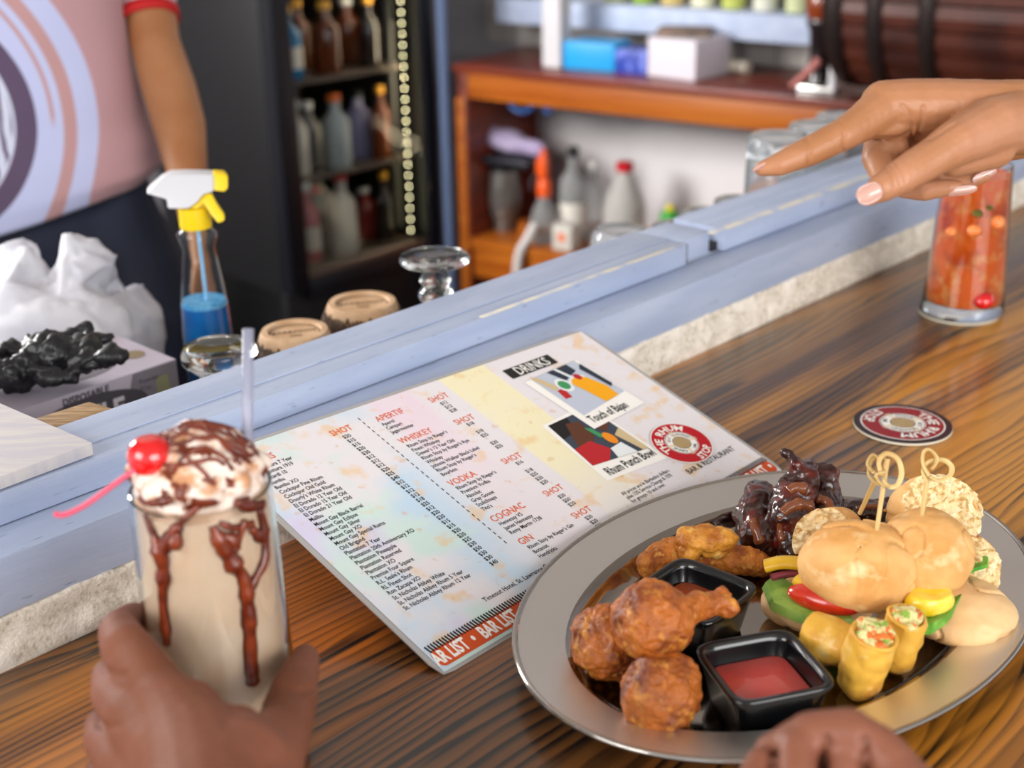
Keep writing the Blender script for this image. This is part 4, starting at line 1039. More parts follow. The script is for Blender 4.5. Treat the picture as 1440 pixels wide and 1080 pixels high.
c = at(1076, 230, dep=.894)
nail('finger_nail', at(1072, 230, dep=.8965), at(1054, 240, dep=.899) - at(1096, 218, dep=.897), at(1072, 226, dep=.899) - at(1072, 234, dep=.893), .0080, .0026, HP)
nail('finger_nail', at(1354, 269, dep=.926), at(1368, 266, dep=.926) - at(1330, 271, dep=.926), Vector((0, -.2, 1)), .0105, .0036, HP)
nail('finger_nail', at(1386, 248, dep=.949), at(1398, 241, dep=.949) - at(1372, 252, dep=.949), Vector((0, -.2, 1)), .0095, .0036, HP)
# bit of the other forearm edge below the wrist
# ---- hand around the milkshake
HG = empty('gripping_hand', at(290, 1010, dep=.72), 'blurred brown hand gripping the milkshake glass in the front left', 'hand')
ps = hc((300, 1240, .60, 100), (292, 1130, .655, 92), (275, 1060, .69, 76), (262, 1010, .715, 55))
ps += hc((292, 1130, .655, 92), (340, 1080, .68, 72), (330, 1035, .71, 44))
ps += hc((275, 1060, .69, 76), (222, 975, .725, 44), (178, 912, .755, 36), (166, 885, .80, 27), (185, 868, .84, 22), (205, 866, .87, 18))
ps += hc((250, 1075, .69, 70), (190, 1010, .72, 42), (160, 975, .755, 32), (152, 950, .80, 24), (172, 940, .84, 21))
ps += hc((250, 1110, .68, 66), (182, 1075, .72, 42), (150, 1045, .755, 32), (142, 1020, .80, 24), (160, 1012, .84, 20))
ps += hc((250, 1140, .68, 66), (190, 1140, .71, 40), (150, 1110, .75, 28), (138, 1085, .79, 21), (160, 1075, .83, 18))
ps += hc((330, 1150, .655, 84), (372, 1082, .69, 56), (400, 1020, .745, 41), (415, 968, .790, 33), (427, 935, .822, 24), (430, 925, .832, 20))
ps += hc((300, 1240, .60, 100), (300, 1420, .50, 112), (250, 1900, .36, 160), (200, 2600, .26, 260))
me = fuse(ps, .0019, 6, .5)
creases(me, [[(156, 945), (165, 950), (175, 950)], [(140, 1020), (155, 1022), (165, 1020)], [(402, 965), (420, 972), (440, 968)]], .0015, .002)
put('hand_skin', me, M['skin2'], HG, disp=lump(.0008, 40, .0003, 160, seed=6))
nail('thumb_nail', at(432, 919, dep=.821), at(431, 908, dep=.836) - at(428, 936, dep=.812), Vector((1, 0, 0)), .0075, .0055, HG)
# ---- hand at the platter's front edge
HF = empty('resting_hand', at(1180, 1080, dep=.66), 'loosely closed brown hand at the bottom edge before the platter', 'hand')
ps = hc((1090, 1060, .665, 30), (1140, 1035, .66, 34), (1195, 1030, .655, 35), (1235, 1050, .65, 32), (1268, 1090, .64, 36), (1310, 1150, .62, 50), (1390, 1300, .56, 68), (1520, 1700, .44, 110), (1700, 2500, .32, 190))
for a_, b_, c__, r_ in (((1070, 1072), (1052, 1105), (1046, 1160), 22), ((1122, 1052), (1120, 1098), (1112, 1160), 30), ((1187, 1044), (1190, 1096), (1182, 1165), 27), ((1240, 1060), (1250, 1108), (1242, 1170), 26)):
    ps += hc((a_[0], a_[1], .655, r_), (b_[0], b_[1], .645, r_ * .98), (c__[0], c__[1], .66, r_ * .9), (c__[0] + 15, c__[1] + 30, .68, r_ * .75))
ps += hc((1130, 1080, .69, 40), (1200, 1090, .69, 46), (1290, 1180, .64, 66))
me = fuse(ps, .0016, 5, .5)
creases(me, [[(1088, 1060), (1084, 1110)], [(1162, 1040), (1154, 1110)], [(1215, 1040), (1220, 1110)]], .0045, .0016)
M['skin3'] = mat('pinkish_brown_skin', '#7e4c38', .45, c2='#905c48', s2=14, lo=.35, hi=.7, sss=.12, bump=.15, bs=260, spec=.4)
put('hand_skin', me, M['skin3'], HF, disp=lump(.0005, 50, .0002, 200, seed=7))

# ================================================================== BARTENDER
DP = 2.12
def bp(px, py, r, dep=DP): return (at(px, py, dep=dep), r * dep / F)
torso = at(0, 150, dep=DP)
TX, TY = torso.x, torso.y
def W_(x, y, z): return Vector((TX + x, TY + y, z))
zt = torso.z
PERS = empty('person', (TX, TY, FZ), 'bartender in pink and lavender jersey with red cuff and dark trousers', 'person')
FACE = (Vector((CAM.x, CAM.y, 0)) - Vector((TX, TY, 0))).normalized()       # turned towards the bar
# skin: head, neck, arms, hands as one body
ez = zt
ps = chain([(W_(0, 0, ez + .28), .09), (W_(0, 0, ez + .40), .055), (W_(0, -.01, ez + .50), .055)])
ps += [ell_vf(W_(0, -.02, ez + .60), (.075, .095, .115), None, 24), ell_vf(W_(0, -.055, ez + .535), (.05, .055, .045), None, 20), ell_vf(W_(.0, -.118, ez + .585), (.012, .016, .02)), ell_vf(W_(.077, 0, ez + .60), (.01, .018, .03)), ell_vf(W_(-.077, 0, ez + .60), (.01, .018, .03))]
arm = [bp(200, -110, 46, 2.14), bp(205, -20, 38, 2.12), bp(218, 60, 35, 2.10), bp(238, 125, 38, 2.08), bp(252, 175, 37, 2.06), bp(262, 235, 30, 2.03), bp(272, 300, 22, 2.0), bp(279, 345, 17, 1.98)]
ps += chain(arm)
ps += chain([bp(279, 345, 17, 1.98), bp(286, 385, 19, 1.97), bp(290, 410, 19, 1.97)])
for dx, l in ((-10, 455), (-3, 468), (5, 466), (12, 452)): ps += chain([bp(290 + dx, 410, 7, 1.965), bp(294 + dx, 435, 6.2, 1.965), bp(296 + dx * .9, l, 5, 1.97)])
ps += chain([bp(276, 380, 9, 1.95), bp(268, 405, 7.5, 1.94), bp(270, 428, 6, 1.94)])
la = [W_(-.2, 0, ez + .26), W_(-.26, 0, ez + .0), W_(-.25, -.10, ez - .22), W_(-.2, -.16, ez - .32)]
ps += chain([(W_(-.12, 0, ez + .27), .05), (la[0], .05), (la[1], .042), (la[2], .03), (la[3], .026)])
for k in range(4): ps += chain([(la[3] + Vector((.015 * k - .02, 0, 0)), .012), (la[3] + Vector((.015 * k - .01, -.03, -.06)), .008)])
ps += chain([(la[3], .014), (la[3] + Vector((.04, -.02, -.03)), .009)])
ps += chain([(W_(0, 0, ez + .28), .10), (W_(0, 0, ez + .0), .12)])
me = fuse(ps, .005, 4)
put('body', me, mat('bartender_skin', '#96603a', .5, c2='#a3704a', s2=8, sss=.1), PERS)
V, Fc = ell_vf(W_(0, .008, ez + .625), (.083, .098, .105), None, 28)
V = [v if v[2] > ez + .60 or v[1] > TY + .0 else Vector((v[0], v[1] + .05, v[2])) for v in V]
mk('hair', V, Fc, mat('black_hair', '#12100f', .7, bump=.8, bs=160), PERS)
for sx_ in (-1, 1):
    V, Fc = ell_vf(W_(sx_ * .03, -.104, ez + .61), (.013, .008, .008), None, 12); mk('eye', V, Fc, mat('eye_white', '#e8e4df', .2), PERS)
V, Fc = ell_vf(W_(0, -.103, ez + .535), (.024, .010, .006), None, 14); mk('lips', V, Fc, mat('lips', '#7d3f35', .4), PERS)
# jersey
ps = []
def ring(z, rx, ry, cx=0, cy=0): return (z, rx, ry, cx, cy)
zz = [ring(ez + .345, .075, .065), ring(ez + .325, .13, .085), ring(ez + .29, .185, .10), ring(ez + .20, .208, .115, .0), ring(ez + .08, .208, .12, .005), ring(ez - .02, .215, .125, .012), ring(ez - .08, .225, .130, .018), ring(ez - .135, .228, .134, .02), ring(ez - .17, .215, .130, .01)]
hemz = lambda a: 0.0
V = []; Fc = []; n = 56; rows = []
zs = np.linspace(0, len(zz) - 1, 40)
for q in zs:
    i = min(int(q), len(zz) - 2); t = q - i; rows.append([zz[i][k] * (1 - t) + zz[i + 1][k] * t for k in range(5)])
for j, (z, rx, ry, cx_, cy_) in enumerate(rows):
    for i in range(n):
        a = 2 * math.pi * i / n; x = math.cos(a); y = math.sin(a)
        f_ = max(0, (ez - .02 - z) / .15)
        hem = f_ * (.058 * x - .004)                                  # the hem dips away from the hip
        wob = 1 + f_ * .035 * nz((x * 2, y * 2, z * 4), 1.3, 3) + .012 * nz((x, y, z * 6), 2.2, 5)
        V.append(W_(cx_ + rx * x * wob, cy_ + ry * y * wob, z + hem))
for j in range(len(rows) - 1):
    for i in range(n): a = j * n + i; b = j * n + (i + 1) % n; Fc.append((a + n, b + n, b, a))
M['jersey'] = mat('printed_jersey', '#b48a8e', .75, sheen=.2)
N, L, b = nodes(M['jersey'])
tc = N.new('ShaderNodeTexCoord'); sp = N.new('ShaderNodeSeparateXYZ'); L.new(tc.outputs['Object'], sp.inputs[0])
U, Vv = sp.outputs[0], sp.outputs[2]
def px2m(px): return (px - 0) * DP / F
# the big round print, centred left of the button line; radii measured in metres on the chest
def rad(cx, cz, k):
    a = mth('SUBTRACT', U, cx); c_ = mth('MULTIPLY', mth('SUBTRACT', Vv, cz), k)
    return mth('SQRT', mth('ADD', mth('MULTIPLY', a, a), mth('MULTIPLY', c_, c_)), 0)
zc = ez - FZ
d1 = rad(-.090, zc + .004, 1.0); d2 = rad(-.085, zc + .0, .86); d3 = rad(-.10, zc - .02, .78)
last = None
def over2(last, fac, col):
    x = N.new('ShaderNodeMix'); x.data_type = 'RGBA'; L.new(fac, x.inputs[0])
    if last is None: x.inputs[6].default_value = rgb('#b48a8e')
    else: L.new(last, x.inputs[6])
    x.inputs[7].default_value = rgb(col); return x.outputs[2]
last = over2(None, mth('MULTIPLY', band(d3, .262, .272, .002), rng(Vv, zc + .04, zc + .07)), '#b01418')
last = over2(last, rng(d2, .262, .259), '#b7bbdd')
last = over2(last, rng(d2, .234, .231), '#b58a8a')
last = over2(last, rng(d2, .216, .213), '#b7bbdd')
last = over2(last, mth('MULTIPLY', band(d2, .198, .204, .002), rng(Vv, zc - .02, zc + .01)), '#b58a8a')
last = over2(last, rng(d1, .185, .183), '#54425c')
last = over2(last, rng(d1, .155, .153), '#c6c8dc')
wv = N.new('ShaderNodeTexWave'); wv.inputs['Scale'].default_value = 18; wv.inputs['Distortion'].default_value = 3; L.new(tc.outputs['Object'], wv.inputs['Vector'])
last = over2(last, mth('MULTIPLY', rng(wv.outputs[0], .6, .75), rng(d1, .152, .148)), '#5c4c66')
L.new(last, b.inputs['Base Color'])
jo = mk('jersey', V, Fc, M['jersey'], PERS)
s_ = jo.modifiers.new('thick', 'SOLIDIFY'); s_.thickness = .003
# give the print its own origin at chest height
sl = fuse(chain([(W_(.10, 0, ez + .27), .062), (W_(.175, -.0, ez + .255), .062), bp(196, -105, 57, 2.14), bp(200, -50, 48, 2.13), bp(206, 2, 42, 2.115)]), .005, 3)
for v in sl.vertices:
    k = at(206, 18, dep=2.115); ax = (arm[2][0] - arm[1][0]).normalized(); q = (v.co - k).dot(ax)
    if q > 0: v.co -= ax * q
put('sleeve', sl, mat('pale_pink_sleeve', '#c9a6ae', .75), PERS)
a0 = at(206, 14, dep=2.115); a1 = at(209, 28, dep=2.112)
V, Fc = lathe_vf([(44.5 * 2.115 / F, -.007), (43.5 * 2.11 / F, .010), (40 * 2.11 / F, .010), (40 * 2.11 / F, -.007)], a1 - (a1 - a0) * .3, 32, axis=(a1 - a0), closed=True)
lsl = fuse(chain([(W_(-.10, 0, ez + .27), .062), (W_(-.18, 0, ez + .25), .062), (W_(-.235, 0, ez + .09), .055)]), .005, 3)
put('sleeve', lsl, bpy.data.materials['pale_pink_sleeve'], PERS)
mk('red_cuff', V, Fc, mat('red_ribbing', '#b50d10', .7), PERS)
# trousers
hipz = ez - .20
ps = [ell_vf(W_(.01, .0, hipz), (.185, .115, .14), None, 28)]
for sx_ in (-1, 1): ps += chain([(W_(sx_ * .09 + .02, 0, hipz - .05), .105), (W_(sx_ * .11 + .03, -.02, hipz - .40), .075), (W_(sx_ * .11 + .03, .0, FZ + .07), .058)])
ps += chain([(W_(.145, .0, hipz + .115), .060), (W_(.155, -.0, hipz + .02), .072), (W_(.20, .0, hipz - .15), .085), (W_(.17, 0, hipz - .32), .075)])
me = fuse(ps, .007, 5)
put('trousers', me, mat('navy_trousers', '#1d2338', .8, c2='#181c2c', s2=6), PERS, disp=lump(.006, 6, .003, 14, seed=2))
for sx_ in (-1, 1):
    me = fuse(chain([(W_(sx_ * .11 + .03, .02, FZ + .045), .042), (W_(sx_ * .115 + .03, -.13, FZ + .038), .036)]), .006, 3)
    for v in me.vertices: v.co.z = max(v.co.z, FZ + .001)
    put('shoe', me, mat('black_shoe', '#15151a', .5), PERS)

# ================================================================== THINGS ON THE INNER WORKTOP
def up(px, py, dep): 
    p = at(px, py, dep=dep); return p
def upturned_goblet(px, py, dep, rf, label, hgt=None):
    """glass standing on its mouth: the foot is up"""
    p = at(px, py, dep=dep); c = Vector((p.x, p.y, IZ + .0005)); h = p.z - IZ
    t = rf; s = rf * .34
    prof_o = [(rf * 1.02, 0), (rf * 1.14, h * .14), (rf * 1.12, h * .32), (rf * .86, h * .46), (rf * .50, h * .535), (s * 1.05, h * .57), (s * 1.45, h * .62), (s * 1.1, h * .665), (s * 1.5, h * .71), (s * 1.5, h * .745), (s * 1.05, h * .785), (s * 1.35, h * .83), (s * 1.1, h * .875), (s * 1.1, h * .93), (rf * .55, h * .945), (rf * .95, h * .953), (rf * 1.0, h * .965), (rf * 1.0, h * .985), (rf * .96, h * .998), (rf * .6, h * .99), (0, h * .985)]
    inner = [(0, h * .50), (rf * .42, h * .475), (rf * .78, h * .42), (rf * 1.04, h * .30), (rf * 1.06, h * .14), (rf * .95, 0)]
    o = lathe('upturned_goblet', inner + prof_o, c, M['glass'], None, 48, 60); return tag(o, label, 'glass', 'upturned glasses behind the ledge')
def squat(px, py, dep, rf, label):
    p = at(px, py, dep=dep); c = Vector((p.x, p.y, IZ + .0005)); h = p.z - IZ; s = rf * .45
    prof_o = [(rf * .95, 0), (rf * 1.12, h * .2), (rf * 1.1, h * .42), (rf * .75, h * .58), (s * 1.1, h * .66), (s * 1.35, h * .72), (s * 1.25, h * .78), (rf * .85, h * .86), (rf * 1.0, h * .90), (rf * 1.0, h * .96), (rf * .93, h), (rf * .5, h * .97), (0, h * .965)]
    inner = [(0, h * .62), (rf * .6, h * .55), (rf * 1.0, h * .40), (rf * 1.02, h * .2), (rf * .88, 0)]
    return tag(lathe('upturned_goblet', inner + prof_o, c, M['glass'], None, 48, 60), label, 'glass', 'upturned glasses behind the ledge')
M['cutglass'] = mat('pressed_glass', '#eef2f5', .05, trans=.86, ior=1.45)
def up_tumbler(px, py, dep, rf, label, flare=1.0, dome=0, cut=False, name='upturned_tumbler'):
    p = at(px, py, dep=dep); c = Vector((p.x, p.y, IZ + .0005)); h = p.z - IZ
    prof_o = [(rf * 1.08 * flare, 0), (rf * (1.05 + dome * .25) * flare, h * .35), (rf * (1.02 + dome * .2), h * .75), (rf * (1.0 + dome * .05), h * .93), (rf * .97, h * .985), (rf * .9, h), (rf * .6, h * .992), (0, h * .985)]
    inner = [(0, h * .86), (rf * .85, h * .85), (rf * .93, h * .80), (rf * (.97 + dome * .2), h * .4), (rf * 1.01 * flare, 0)]
    V, Fc = lathe_vf(inner + prof_o, c, 48)
    if cut:
        V = [Vector(v) + ((Vector(v) - c).to_2d().normalized().to_3d() * (.0022 * math.cos(12 * math.atan2(v[1] - c.y, v[0] - c.x)) * math.cos(70 * (v[2] - c.z)) if (.05 * h < v[2] - c.z < .8 * h and k_ >= len(inner) * 48) else 0)) if (Vector(v) - c).to_2d().length > 1e-4 else Vector(v) for k_, v in enumerate(V)]
    o = mk(name, V, Fc, M['cutglass'], None, c); bm = bmesh.new(); bm.from_mesh(o.data); bmesh.ops.remove_doubles(bm, verts=bm.verts, dist=1e-6); bmesh.ops.recalc_face_normals(bm, faces=bm.faces); bm.to_mesh(o.data); bm.free(); autosmooth(o, 60)
    return tag(o, label, 'glass', 'upturned glasses behind the ledge')
squat(308, 488, 1.36, .0385, 'upturned goblet with round foot behind the straw, nearest the spray bottle')
upturned_goblet(611, 360, 1.52, .0395, 'tall upturned goblet with ringed stem right of the carved cups')
up_tumbler(872, 322, 1.70, .034, 'upturned rounded tumbler first to the right of the tall goblet', dome=1)
up_tumbler(948, 316, 1.78, .030, 'low upturned glass just right of the rounded tumbler')
up_tumbler(990, 298, 1.84, .034, 'low upturned glass before the notch in the ledge')
up_tumbler(1034, 280, 1.90, .030, 'low upturned glass nearest the first tall tumbler')
up_tumbler(1096, 190, 1.86, .0430, 'tall upturned cut tumbler behind the pointing fingertip', cut=True)
up_tumbler(1150, 175, 1.98, .0430, 'tall upturned cut tumbler second behind the pointing finger', cut=True)
up_tumbler(1186, 161, 2.10, .0420, 'tall upturned cut tumbler third in line by the knuckles', cut=True)
# carved cups, upside down
M['clay'] = mat('carved_tan_clay', '#cfae8c', .6, c2='#b8936c', s2=30, bump=.3, bs=120)
M['clayd'] = mat('dark_glaze_line', '#4a3322', .7)
def carved_cup(px, py, dep, rf, label, seed):
    p = at(px, py, dep=dep); c = Vector((p.x, p.y, IZ + .0005)); h = p.z - IZ
    t = empty('carved_cup', c, label, 'cup', 'carved clay cups behind the ledge')
    prof = [(rf * 1.2, 0), (rf * 1.42, h * .30), (rf * 1.44, h * .5), (rf * 1.36, h * .62), (rf * 1.03, h * .965), (rf * .97, h), (rf * .80, h), (rf * .76, h * .972), (0, h * .97)]
    lathe('cup_body', prof, c, M['clay'], t, 48, 35)
    def rad_(z):
        for i in range(len(prof) - 1):
            (r0, z0), (r1, z1) = prof[i], prof[i + 1]
            if z0 <= z <= z1 and z1 > z0: return r0 + (r1 - r0) * (z - z0) / (z1 - z0)
        return rf
    P = []
    def ln(a0, z0, a1, z1, w):
        pts = []
        for k in range(4):
            f_ = k / 3; a = a0 + (a1 - a0) * f_; z = z0 + (z1 - z0) * f_; r = rad_(z) - w * .05; pts.append(c + Vector((r * math.cos(a), r * math.sin(a), z)))
        P.append(tube_vf(pts, [w * .6, w, w, w * .5], 6))
    random.seed(seed); NS = 10
    for k in range(NS):
        a = 2 * math.pi * k / NS; d = 2 * math.pi / NS
        for j in range(6):
            f_ = (j + .5) / 6; ln(a + d * f_, h * (.93 - .06 * abs(f_ - .5)), a + d * (.5 + (f_ - .5) * (.25 if k % 2 else 1.3)), h * (.66 if k % 2 else .68 + .1 * abs(f_ - .5)), .0026)
        ln(a, h * .94, a + d * .5, h * .64, .0020); ln(a + d, h * .94, a + d * .5, h * .64, .0020)
        for j in range(3): ln(a + d * .2 * j, h * .60, a + d * .2 * j + d * .3, h * .42, .0015)
        ln(a, h * .62, a + d, h * .62, .0009)
    V, Fc = join(P); tag(mk('carved_lines', V, Fc, M['clayd'], t), kind='stuff')
    for r_ in (.80, .52):
        V, Fc = lathe_vf([(rf * r_, h * .971), (rf * r_, h * .9735), (rf * (r_ - .03), h * .9735)], c, 40); 
    V, Fc = lathe_vf([(rf * .77, h * .9705), (rf * .77, h * .9735), (rf * .72, h * .9735)], c, 40); mk('foot_groove', V, Fc[:-2], M['clayd'], t)
    ang = math.atan2(-c.x, c.y) * 1 + .12
    def f(x, y, dy=0):
        X = x * math.cos(ang) - (y + dy) * math.sin(ang); Y = x * math.sin(ang) + (y + dy) * math.cos(ang); return c + Vector((X, Y, h * .97 + .0004))
    text_vf('BARBADOS', rf * .26, .0001, 1, 'CENTER', lambda x, y: f(x, y, rf * .02)); text_vf('(30)', rf * .22, .0001, 1, 'CENTER', lambda x, y: f(x, y, -rf * .3))
    bake_text('stamped_text', M['clayd'], t)
    return t
carved_cup(414, 464, 1.41, .0355, 'carved tan clay cup upside down, left one, lower and nearer', 3)
carved_cup(509, 424, 1.52, .0385, 'carved tan clay cup upside down, right one, taller and farther', 5)

# spray bottle
b0 = at(268, 560, z=IZ); b0 = at(268, 250, dep=1.50); SB = Vector((b0.x, b0.y, IZ + .0005))
sb = empty('spray_bottle', SB, 'clear spray bottle of blue liquid with white and yellow trigger head', 'spray bottle')
zn = lambda py: (lambda d: CAM.z + d.z * ((SB - CAM).dot(_f.to_2d().to_3d().normalized()) / d.dot(_f.to_2d().to_3d().normalized())))(ray(268, py))
pxm = 1.50 / F
zneck = zn(318); z0_ = IZ
pr = [(0, 0), (.026, 0), (.0285, .004), (.0290, .03), (.0288, zn(470) - z0_), (.0265, zn(425) - z0_), (.0215, zn(375) - z0_), (.0185, zn(350) - z0_), (.0225, zn(335) - z0_), (.0225, zn(328) - z0_), (.0165, zn(321) - z0_), (.0150, zn(314) - z0_)]
M['pet'] = mat('clear_bottle_plastic', '#f3f7fa', .03, trans=1, ior=1.22)
lathe('bottle_body', pr + [(r - .0009, z) for r, z in reversed(pr[1:])] + [(0, .001)], SB, M['pet'], sb, 40, 60)
M['bluel'] = mat('blue_liquid', '#0a78c4', .1, c2='#0b62ae', s2=20, coat=.2)
zl = zn(425) - z0_
lathe('blue_liquid', [(0, .0012), (.0265, .0012), (.0278, .0045), (.0280, .03), (.0278, zn(470) - z0_), (.0255, zl), (0, zl)], SB, M['bluel'], sb, 40, 60)
M['foam'] = mat('blue_froth', '#7cc3e6', .5, c2='#2f96d2', s2=160, bump=.6, bs=400)
lathe('froth', [(.0256, zl - .006), (.0258, zl), (.0250, zl + .003), (0, zl + .003)], SB, M['foam'], sb, 40, 60)
tube('dip_tube', [SB + Vector((.004, -.002, .01)), SB + Vector((.002, 0, zneck - z0_ + .005))], .0022, mat('dip_tube', '#8fc4e8', .3), sb)
ax = _r.copy(); ax.z = 0; ax.normalize()          # the head is seen side on
def hx(px, py, dy=0): 
    p = at(px, py, dep=1.49); return p + Vector((0, dy, 0))
lathe('yellow_collar', [(.0175, zn(320) - z0_), (.0180, zn(316) - z0_), (.0172, zn(292) - z0_), (.0155, zn(290) - z0_), (0, zn(290) - z0_)], SB, M['yellow'], sb, 36, 40)
def extr(name, outline, th, m, parent, dep=1.49, dirn=None, bev=.0022):
    pts = [at(x, y, dep=dep) for x, y in outline]; dn = Vector((ray(270, 290).x, ray(270, 290).y, 0)).normalized(); n = len(pts)
    V = [p - dn * th / 2 for p in pts] + [p + dn * th / 2 for p in pts]
    Fc = [tuple(range(n)), tuple(reversed(range(n, 2 * n)))] + [(i, n + i, n + (i + 1) % n, (i + 1) % n) for i in range(n)]
    o = mk(name, V, Fc, m, parent); bm = bmesh.new(); bm.from_mesh(o.data); bmesh.ops.recalc_face_normals(bm, faces=bm.faces); bm.to_mesh(o.data); bm.free(); return bevel(o, bev, 3)
extr('trigger_head', [(206, 269), (212, 262), (228, 248), (240, 242), (262, 241), (300, 242), (300, 266), (286, 270), (276, 282), (264, 290), (236, 290), (234, 277)], .024, M['white'], sb, 1.50)
extr('spray_nozzle', [(299, 241), (316, 242), (320, 246), (320, 262), (315, 267), (299, 265)], .020, M['yellow'], sb, 1.50, bev=.002)
extr('trigger_lever', [(262, 291), (276, 281), (286, 270), (297, 270), (304, 284), (316, 302), (315, 309), (306, 312), (296, 300), (286, 284), (278, 292)], .014, M['yellow'], sb, 1.50, bev=.0022)

# glove box: long flat card box on the worktop, the printed long side towards the bar
def onw(px, py, w):
    d = ray(px, py); t = (w) / d.dot(NB); return CAM + d * t
GT = .012 + .03                                           # height of the box top
c_r = at(247, 505, z=.045); GT = c_r.z
gdir = (at(0, 586, z=GT) - c_r); gdir.z = 0; gL = .30; gdir.normalize(); gback = Vector((gdir.y, -gdir.x, 0)); gback = gback if gback.dot(NB) > 0 else -gback
GBW = .13
gb = empty('glove_box', Vector((c_r.x, c_r.y, IZ)), 'lavender grey cardboard glove box with black gloves on top', 'glove box')
mk('carton', [Vector((p.x, p.y, z)) for z in (IZ + .0008, GT) for p in (c_r, c_r + gback * GBW, c_r + gback * GBW + gdir * gL, c_r + gdir * gL)], BF, mat('lavender_carton', '#bfb7c6', .6, c2='#b5adbd', s2=8), gb, smooth=False)
M['gprint'] = mat('dark_grey_print', '#4a4750', .6); M['gprint2'] = mat('white_print_b', '#d8d4dc', .6); M['gpale'] = mat('grey_panel_print', '#7d7882', .6)
fr = -gback
def gf(x, z, h=.0004): return c_r + gdir * x + Vector((0, 0, z - 0)) + fr * h     # x from the right end leftwards, z below the top edge
def gell(name, cx_, cz_, rx_, rz_, m, h, n=36): return mk(name, [gf(cx_ + rx_ * math.cos(2 * math.pi * i / n), cz_ + rz_ * math.sin(2 * math.pi * i / n), h) for i in range(n)], [tuple(range(n))], m, gb, smooth=False)
mk('grey_panel', [gf(.0005, -.001), gf(.052, -.001), gf(.075, -.075), gf(.0005, -.075)], [(0, 1, 2, 3)], M['gpale'], gb, smooth=False)
gell('label_oval', .104, -.030, .066, .021, M['gprint'], .0006)
def gtext(s, x, z, size, m, nm, bold=0, sxx=1, h=.0009):
    text_vf(s, size, bold, sxx, 'LEFT', lambda X, Y: gf(x - X, z + Y, h)); return bake_text(nm, m, gb)
gtext('NITRILE', .158, -.041, .029, M['gprint2'], 'label_lettering', .0012, .92)
gtext('DISPOSABLE', .132, -.0105, .0105, M['gprint'], 'label_lettering', .0003, .9)
gtext('GLOVES', .085, -.056, .010, M['gprint2'], 'label_lettering', .0003, .9)
gtext('Powder', .046, -.014, .0075, M['gprint'], 'small_lettering'); gtext('Free', .046, -.022, .0075, M['gprint'], 'small_lettering')
gtext('L', .052, -.045, .016, M['gprint2'], 'size_letter', .0008)
mk('green_badge', [gf(.012, -.012, .0008), gf(.026, -.012, .0008), gf(.028, -.036, .0008), gf(.010, -.036, .0008)], [(0, 1, 2, 3)], mat('olive_print', '#8a8a6a', .6), gb, smooth=False)
# print on the lid
def gt(x, y): return c_r + gdir * x + gback * y + Vector((0, 0, .0005))
mk('lid_oval', [gt(.085 + .045 * math.cos(2 * math.pi * i / 30), .055 + .032 * math.sin(2 * math.pi * i / 30)) for i in range(30)], [tuple(range(30))], M['gpale'], gb, smooth=False)
mk('lid_badge', [gt(.022 + .012 * math.cos(2 * math.pi * i / 24), .045 + .012 * math.sin(2 * math.pi * i / 24)) for i in range(24)], [tuple(range(24))], mat('bronze_badge_print', '#8b7a5c', .5), gb, smooth=False)
# black gloves: crumpled film
M['rubber'] = mat('black_nitrile', '#15161a', .42, coat=.08, bump=.2, bs=120)
gp = [hp(x, y, d, r) for x, y, d, r in ((20, 525, 1.33, 22), (60, 505, 1.33, 26), (100, 500, 1.34, 26), (140, 505, 1.33, 16))]
ps = chain(gp) + hc((40, 515, 1.32, 20), (90, 480, 1.36, 16), (118, 468, 1.37, 13), (130, 478, 1.37, 9)) + hc((100, 490, 1.35, 18), (140, 478, 1.36, 8), (158, 474, 1.36, 6)) + hc((110, 512, 1.32, 14), (150, 502, 1.32, 9), (168, 500, 1.32, 6)) + hc((20, 530, 1.31, 16), (-30, 515, 1.33, 26)) + hc((50, 520, 1.31, 14), (95, 528, 1.31, 10), (108, 520, 1.31, 8)) + hc((60, 490, 1.36, 18), (20, 500, 1.36, 18))
me = fuse(ps, .0026, 2)
def crump(s, a): 
    def d(co, n):
        r = abs(nz(co, s, 1)) + .5 * abs(nz(co, s * 2.3, 2)) + .25 * abs(nz(co, s * 5, 3)); return n * (a * (r - .3))
    return d
for v in me.vertices: v.co.z = max(v.co.z, GT + .0008)
def dd(co, n):
    k = crump(30, .017)(co, n); return Vector((k.x, k.y, max(k.z, GT + .001 - co.z)))
tag(put('black_gloves', me, M['rubber'], None, Vector((gp[1][0].x, gp[1][0].y, GT)), disp=dd), 'crumpled black rubber gloves lying on the glove box', 'gloves')
# white plastic bag
M['film'] = mat('white_plastic_film', '#cfcfd6', .55, spec=.3, alpha=.90, c2='#bcbcc8', s2=12)
bp_ = {}
def bk(k, x, y, d): bp_[k] = at(x, y, dep=d)
for k, x, y, d in (('a', -70, 400, 1.60), ('b', -30, 372, 1.58), ('c', 20, 347, 1.56), ('d', 40, 352, 1.55), ('e', 66, 392, 1.55), ('f', 92, 340, 1.57), ('g', 118, 350, 1.56), ('h', 158, 368, 1.56), ('i', 134, 402, 1.56), ('j', 160, 420, 1.56), ('k', 190, 456, 1.55), ('l', 197, 500, 1.54), ('m', 190, 560, 1.53),
                   ('n', 10, 400, 1.50), ('o', 80, 420, 1.49), ('p', 112, 400, 1.51), ('q', 140, 440, 1.49), ('r', 40, 450, 1.46), ('s', 100, 460, 1.46), ('t', 165, 490, 1.48), ('u', 20, 520, 1.44), ('v', 110, 520, 1.44), ('w', 175, 550, 1.47), ('x', -80, 470, 1.50), ('y', -70, 540, 1.46), ('z', 50, 585, 1.45), ('A', 130, 585, 1.45), ('B', -60, 590, 1.47)):
    bk(k, x, y, d)
